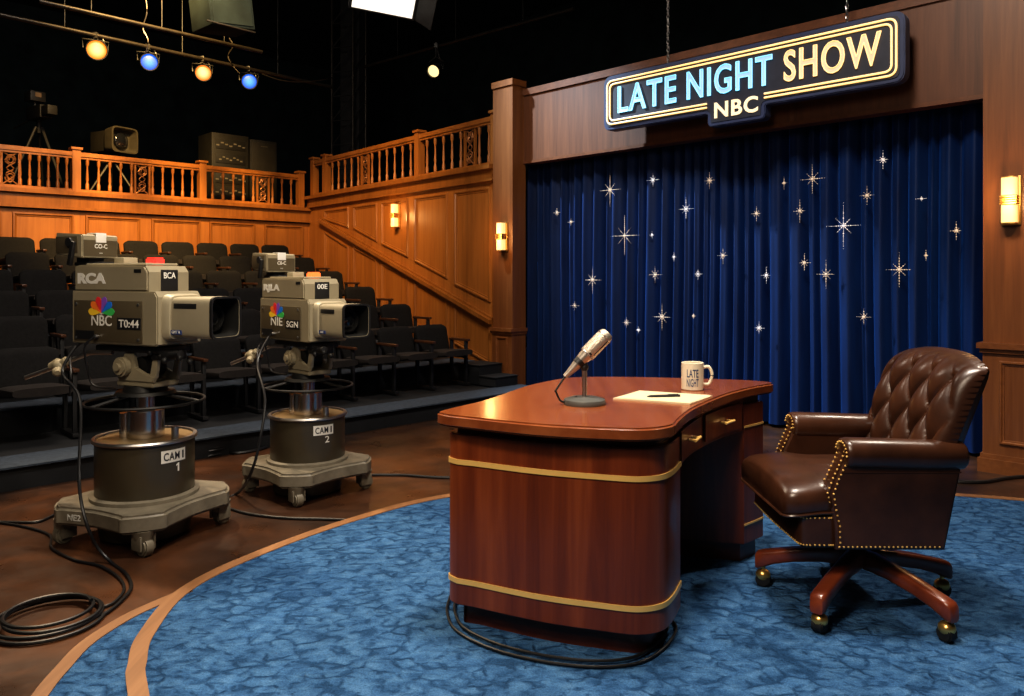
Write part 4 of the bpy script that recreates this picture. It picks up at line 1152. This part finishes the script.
cable('black cable on the floor between the farther camera and the carpet edge', [g(228, 508), g(250, 514), g(285, 518), g(322, 519), g(344, 520), g(354, 521)], .008)
cable('black cable on the dark floor from the farther camera toward the desk', [g(372, 475), g(400, 475), g(430, 477), g(470, 478)], .009)
cable('black cable on the floor at the base of the right pillar', [g(940, 479), g(960, 482), g(985, 482), g(1010, 478), g(1060, 474)], .014)
b = MB(); cc = fl(205, 453)
for k, (r_, z_) in enumerate(((.17, .012), (.155, .03), (.16, .048), (.145, .066))): b.ring((.01*k, 0, z_), r_, .011, 30, 6)
b.tube(spline([V((.16, 0, .02)), V((.25, -.05, .011)), V((.36, .03, .011)), V((.42, .15, .011))], 6), .011, 6)
o = b.build('cable_coil', 'cable'); o.location = cc; tag(o, 'small coil of black cable on the floor by the seating riser, behind the nearer camera', 'cable')
pts = []
for k, off in enumerate((0.0, -.03)):
    base_ = [(450, 600), (447, 615), (456, 634), (490, 652), (540, 665), (595, 671), (638, 667), (664, 652), (676, 634), (672, 624)]
    seg_ = []
    for px, py in base_:
        p = fl(px, py, .008); c_ = V((.2, 3.0, 0)); d = (p-c_); d.z = 0; p = p+d.normalized()*off; p.z = .022+.006*k; seg_.append(p)
    pts += seg_ if k % 2 == 0 else seg_[::-1]
b = MB(Matrix.Translation((-.2, -2.7, 0))); b.tube(spline(pts, 6), .0055, 8)
o = b.build('cable', 'cable'); o.location = (.2, 2.7, 0); tag(o, 'black cable looped on the carpet around the near end of the desk', 'cable')

# ------------------------------------------------------------------ overhead rig
def pipe(label, p0, p1, r=.024):
    p0, p1 = V(p0), V(p1); c = (p0+p1)/2
    t = thing('lighting_pipe', label, 'pipe', c)
    b = MB(Matrix.Translation(-c)); b.cyl(p0, p1, r, n=12); b.build('tube', 'rig', t)
    b = MB(Matrix.Translation(-c))
    for k in (.2, .5, .8):
        q = p0.lerp(p1, k); b.cyl(q, V((q.x, q.y, 6.2)), .005, n=6)
    b.build('hanger', 'iron', t)
    return t
ZP = 4.1
def at_z(px, py, z):
    Y = F*(z-H)/(HZ-py); return V(((px-512)*Y/F, Y, z))
pA0, pA1 = at_z(-30, 8, ZP), at_z(332, 87, ZP)
pipe('dark lighting pipe carrying the four coloured stage lights, upper left', pA0, pA1)
pB0, pB1 = at_z(39, 1, 4.15), at_z(262, 52, 4.15)
pipe('upper lighting pipe crossing above the two blue stage lights', pB0, pB1)
pC0, pC1 = at_z(363, 67, 4.6), at_z(574, 9, 4.6)
pipe('brown lighting pipe above the stair wall holding the small white spotlight', pC0, pC1)
def spot(px, py, Y, zpipe, mat, lab, aim, r=.085, tk='lamp'):
    c = dp(px, py, Y); d = (V(aim)-c).normalized(); R_ = d.to_track_quat('Z', 'Y').to_matrix().to_4x4()
    t = thing('stage_light', lab, 'stage light', c, 0, 'stage lights on the overhead pipes')
    b = MB(); b.lathe([(0, -.26), (r*.6, -.25), (r*.85, -.2), (r, -.12), (r*1.08, 0), (r*1.02, 0), (r*.95, -.06), (r*.5, -.08), (0, -.08)], n=24, Mx=R_); b.build('can', 'iron', t)
    b = MB(); b.lathe([(r*.97, -.03), (r*.6, -.012), (0, -.004)], n=24, Mx=R_); b.build('lens', mat, t, 80)
    sx_ = R_.to_3x3() @ V((1, 0, 0)); ba = R_.to_3x3() @ V((0, 0, -.12))
    dz = zpipe-c.z
    b = MB(); hp = V((ba.x, ba.y, max(.16, dz*.6)))
    b.tube([ba+sx_*(r+.02), ba+sx_*(r+.03)+V((0, 0, .1)), hp+V((0, 0, -.02))+sx_*.03, hp], .008, 6); b.tube([ba-sx_*(r+.02), ba-sx_*(r+.03)+V((0, 0, .1)), hp+V((0, 0, -.02))-sx_*.03, hp], .008, 6); b.build('yoke', 'iron', t)
    b = MB(); b.cyl(hp, V((ba.x, ba.y, dz+.02)), .012, n=8); b.box((ba.x, ba.y, dz), (.05, .05, .07), bev=.006); b.build('clamp', 'iron', t)
    b = MB(); b.tube(spline([ba+V((0, 0, .03)), ba+V((.09, .03, .0)), ba+V((.06, .05, .13)), V((ba.x, ba.y, dz))], 6), .006, 6); b.build('power_cord', 'cable', t)
def pipeY(px, P0, P1):
    r = (px-512)/F; d = P1-P0; t_ = (r*P0.y-P0.x)/(d.x-r*d.y); return (P0+d*t_).y
aim = (.5, 1.5, 1.2)
for px, py, mt, lab in ((97, 50, 'lamp_orange', 'bright orange stage light, leftmost on the overhead pipe'), (149.5, 62, 'lamp_blue', 'blue stage light between the two orange ones on the overhead pipe'),
                        (203.5, 73, 'lamp_orange2', 'orange stage light between the two blue ones on the overhead pipe'), (249.5, 81.5, 'lamp_blue', 'blue stage light, rightmost of the four coloured ones on the pipe')):
    spot(px, py, pipeY(px, pA0, pA1)-.1, ZP, mt, lab, aim, .105 if 'orange stage light, l' in lab else .095)
spot(433, 71.5, pipeY(441, pC0, pC1)-.1, 4.6, 'lamp_white', 'small pale spotlight hanging alone above the stair balustrade', (-3.2, 4, .5), .085)
for lab, pts in (('thin lead looping down beside the leftmost blue stage light', [dp(145, -6, 8.9), dp(147, 12, 8.9), dp(143, 28, 8.9), dp(148, 40, 8.9), dp(146, 52, 8.9)]),
                 ('thin lead hanging in a loop between the right-hand orange and blue stage lights', [dp(229, 38, 9.6), dp(233, 46, 9.6), dp(228, 56, 9.6), dp(233, 66, 9.6), dp(240, 74, 9.6)]),
                 ('slack lead drooping along the end of the coloured light pipe', [dp(262, 74, 10.2), dp(280, 80, 10.3), dp(300, 82, 10.5), dp(322, 80, 10.7), dp(333, 77, 10.9)])):
    c = V(pts[0]); b = MB(Matrix.Translation(-c)); b.tube(spline(pts, 6), .008, 6); o = b.build('hanging_lead', 'rig'); o.location = c; tag(o, lab, 'cable')
# soft light at the top
c = dp(385, -5, 7.6); t = thing('soft_light', 'large white soft light panel with a barn door at the top edge', 'stage light', c)
zn = V((-.15, .72, .66)).normalized(); xn = V((1, 0, -.36)); xn = (xn-zn*xn.dot(zn)).normalized(); yn = zn.cross(xn)
R3 = Matrix(((xn.x, yn.x, zn.x), (xn.y, yn.y, zn.y), (xn.z, yn.z, zn.z)))
b = MB(); b.box(R3 @ V((0, 0, .07)), (.66, .42, .12), R3, .01); b.build('housing', 'black', t)
b = MB(); b.box((0, 0, 0), (.60, .36, .02), R3); b.build('diffuser', 'softbox', t)
R4 = R3 @ Matrix.Rotation(math.radians(50), 3, 'Y')
b = MB(); b.box(R3 @ V((.40, 0, -.06)), (.26, .40, .008), R4); b.build('barn_door', 'iron', t)
b = MB(); b.cyl((0, 0, .1), (0, 0, 2.0), .018, n=10); b.build('hanger', 'iron', t)
# hanging black case
c = dp(221, 10, 8.6); t = thing('hanging_speaker', 'black box hanging from the ceiling above the blue stage lights', 'speaker', c, math.radians(-42))
b = MB(); b.box((0, 0, .05), (.44, .52, .56), Matrix.Rotation(.12, 3, 'X'), .012); b.build('cabinet', 'void', t)
b = MB(); b.box((.225, 0, .05), (.008, .46, .5), Matrix.Rotation(.12, 3, 'X')); b.build('grille', 'void', t)
b = MB(); b.box((.235, 0, -.235), (.02, .56, .016), bev=.003); b.build('rim', 'iron', t)
b = MB()
for y in (-.2, .2): b.cyl((0, y, .3), (0, y, 1.9), .008, n=6)
b.build('hanger', 'void', t)
# lighting tower behind the stair balustrade
a_ = -11.0; p = ab(a_, b_of(349, a_)+.3); k_ = 12.9
tw_c = V(((349-512)*k_/F, k_, ZS-.02)); t = thing('lighting_tower', 'tall dark truss tower standing behind the stair balustrade', 'tower', tw_c, math.radians(-20))
for x in (-.2, .2):
    for y in (-.2, .2):
        b = MB(); b.cyl((x, y, 0), (x, y, 3.55), .022, n=10); b.build('post', 'rig', t)
b = MB(); z = .1
while z < 3.3:
    for s_ in ((-.2, -.2, .2, -.2), (.2, -.2, .2, .2)):
        b.cyl((s_[0], s_[1], z), (s_[2], s_[3], z+.4), .011, n=6)
    b.cyl((-.2, -.2, z), (.2, -.2, z), .011, n=6); z += .4
b.build('lattice', 'iron', t)
b = MB(); b.box((0, .1, 1.75), (.36, .16, 3.5)); b.build('back_panel', 'black', t)

M['gear'] = plain('olive gear darkened as unlit', (.018, .016, .012), .5)  # unlit look of the balcony gear is put into these darkened colours
M['gear_lt'] = plain('khaki gear darkened as unlit', (.045, .04, .028), .5)
M['gear_dark'] = plain('black gear darkened as unlit', (.006, .006, .006), .6)
# balcony equipment ---------------------------------------------------------
def tripod(b, h, sp):
    for k in range(3):
        an = k*2*PI/3+.5; b.cyl((.04*math.cos(an), .04*math.sin(an), h), (sp*math.cos(an), sp*math.sin(an), .0), .022, .014, 8)
ZB = ZR-.02
a_ = -12.0
p = ab(a_, b_of(39, a_), ZB); t = thing('tripod_camera', 'small dark video camera on a tripod behind the balcony railing, far left', 'video camera', p, math.radians(-35), None, .97)
b = MB(); tripod(b, .98, .42); b.cyl((0, 0, .9), (0, 0, 1.08), .03, n=10); b.build('tripod', 'gear_dark', t)
b = MB(); b.box((.0, 0, 1.18), (.42, .16, .18), bev=.012); b.box((.3, 0, 1.18), (.2, .13, .13), bev=.01); b.build('body', 'gear_dark', t)
b = MB(); b.box((-.12, 0, 1.42), (.2, .2, .14), bev=.008); b.cyl((-.12, 0, 1.25), (-.12, 0, 1.36), .015, n=8); vf = b.build('viewfinder', 'gear', t)
b = MB(); b.box((-.018, .0, 1.44), (.004, .08, .06)); b.build('screen', plain('dim screen', (.25, .16, .08), .4), vf)
b = MB(); b.tube([V((-.1, -.05, 1.1)), V((-.5, -.12, 1.0))], .012, 8); b.build('pan_handle', 'gear_dark', t)
p = ab(a_, b_of(112, a_), ZB); t = thing('balcony_camera', 'studio camera with a large square hood behind the balcony railing', 'video camera', p, math.radians(-28), None, .82)
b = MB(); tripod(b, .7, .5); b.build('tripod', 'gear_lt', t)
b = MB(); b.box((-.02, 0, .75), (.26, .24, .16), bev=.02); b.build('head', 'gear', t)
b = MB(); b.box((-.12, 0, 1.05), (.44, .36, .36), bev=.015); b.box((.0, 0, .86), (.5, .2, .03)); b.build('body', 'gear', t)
b = MB(); rings = []
for x, s_ in ((.1, .18), (.12, .2), (.34, .225), (.36, .225), (.36, .2), (.2, .17), (.19, .01)): rings.append([V((x, p_[0], 1.06+p_[1])) for p_ in se(s_*1.12, s_, 32, .3)])
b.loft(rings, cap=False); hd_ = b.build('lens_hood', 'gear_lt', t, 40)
b = MB(); b.lathe([(.13, .2), (.13, .26), (.1, .27), (.05, .285), (0, .29)], n=28, Mx=Matrix(((0, 0, 1, 0), (1, 0, 0, 0), (0, 1, 0, 1.06), (0, 0, 0, 1)))); b.build('lens', 'lens_glass', hd_, 80)
a_ = -11.95
for px, hgt, lab, kind in ((223.5, 1.15, 'grey equipment rack with lit control panels behind the balcony railing', 0), (256.5, 1.12, 'tall grey cabinet right of the equipment rack behind the balcony railing', 1)):
    p = ab(a_, b_of(px, a_), ZB); t = thing('equipment_rack' if kind == 0 else 'equipment_cabinet', lab, 'equipment rack' if kind == 0 else 'cabinet', p, -PI/4)
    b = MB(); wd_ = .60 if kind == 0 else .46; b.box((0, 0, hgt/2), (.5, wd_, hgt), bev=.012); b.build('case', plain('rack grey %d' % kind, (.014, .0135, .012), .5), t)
    if kind == 0:
        for z, w_ in ((.98, .42), (.76, .34), (.45, .44), (.25, .44)):
            b = MB(); b.box((.252, 0, z), (.012, .48, .15), bev=.003); mdl = b.build('module', 'gear_dark', t)
            b = MB()
            for q in range(7): b.box((.26, -w_/2+w_*q/6, z+.02*((q*5) % 3-1)), (.006, w_/9, .022))
            b.build('display_strip', plain('dim display %d' % int(z*100), (.12, .11, .09), .5), mdl)
    else:
        b = MB(); b.box((.252, 0, hgt/2), (.01, .40, hgt-.08), bev=.004); b.build('door', 'gear', t)
        b = MB(); b.box((.26, .0, hgt-.1), (.005, .12, .02)); b.build('name_strip', 'gear_lt', t)

# ------------------------------------------------------------------ lights
def area(name, loc, target, size, power, col=(1, .9, .78), sy=None, spread=None):
    L = bpy.data.lights.new(name, 'AREA'); L.size = size; L.energy = power; L.color = col
    if sy: L.shape = 'RECTANGLE'; L.size_y = sy
    if spread: L.spread = math.radians(spread)
    o = bpy.data.objects.new(name, L); C.objects.link(o); o.location = loc
    o.rotation_euler = (V(target)-V(loc)).to_track_quat('-Z', 'Y').to_euler()
    return o
def spotl(name, loc, target, power, ang, col=(1, .85, .65), blend=.6, soft=.15):
    L = bpy.data.lights.new(name, 'SPOT'); L.energy = power; L.color = col; L.spot_size = math.radians(ang); L.spot_blend = blend; L.shadow_soft_size = soft
    o = bpy.data.objects.new(name, L); C.objects.link(o); o.location = loc
    o.rotation_euler = (V(target)-V(loc)).to_track_quat('-Z', 'Y').to_euler()
    return o
area('key_light', (.5, 2.9, 5.6), (.7, 3.1, .3), 1.0, 260, (1, .90, .78))
spotl('desk_front_light', (-1.2, .2, 4.4), (.2, 2.8, .4), 430, 42, (1, .84, .66), .8, .3)
spotl('camera_front_light', (.6, .8, 4.4), (-1.7, 4.3, 1.0), 330, 30, (1, .86, .66), .8, .25)
spotl('chair_light', (3.4, 4.6, 5.2), (1.35, 3.1, .4), 380, 46, (1, .88, .74), .7, .2)
spotl('camera_light', (-3.6, 5.8, 5.4), (-1.5, 4.0, .3), 900, 46, (1, .78, .52), .7, .15)
area('front_fill', (-1.2, .2, 3.6), (-1.0, 5, 1.0), 1.6, 62, (1, .84, .66))
area('seat_fill', (-2.2, 6.0, 5.4), (-4.2, 7.6, .8), 1.6, 150, (1, .84, .70))
spotl('rear_wall_wash', (-3.3, 7.4, 5.8), ab(-11.1, 4.3, 1.8), 4000, 58, (1, .62, .22), .9, .3)
spotl('stair_wall_wash', (-2.8, 6.6, 5.4), PW.pt(1.9, 1.6), 1250, 48, (1, .60, .21), 1.0, .3)
spotl('curtain_wash', ab(-7.2, 4.6, 5.4), PF.pt(sa(-3.9), .35, DC), 2900, 44, (.62, .82, 1), 1.0, .08)
spotl('curtain_wash', ab(-2.6, 3.0, 5.4), PF.pt(sa(-3.6), .4, DC), 150, 42, (.66, .82, 1), .9, .12)
spotl('right_pillar_wash', (2.4, 2.0, 4.6), PF.pt(sa(-1.2), 1.2), 260, 38, (1, .70, .42), .9, .2)

W = bpy.data.worlds.new('world'); S.world = W; W.use_nodes = True
W.node_tree.nodes['Background'].inputs[0].default_value = (.013, .019, .022, 1)
W.node_tree.nodes['Background'].inputs[1].default_value = 1.0
# ------------------------------------------------------------------ camera
cd = bpy.data.cameras.new('camera'); cam = bpy.data.objects.new('camera', cd); C.objects.link(cam)
cam.location = (0, 0, H); cam.rotation_euler = (PI/2, 0, 0)
cd.sensor_width = 36; cd.lens = 36*F/1024; cd.shift_y = -(348-HZ)/1024; cd.clip_end = 100
S.camera = cam
S.view_settings.view_transform = 'Standard'
S.view_settings.look = 'Medium High Contrast'
S.view_settings.exposure = 0.12
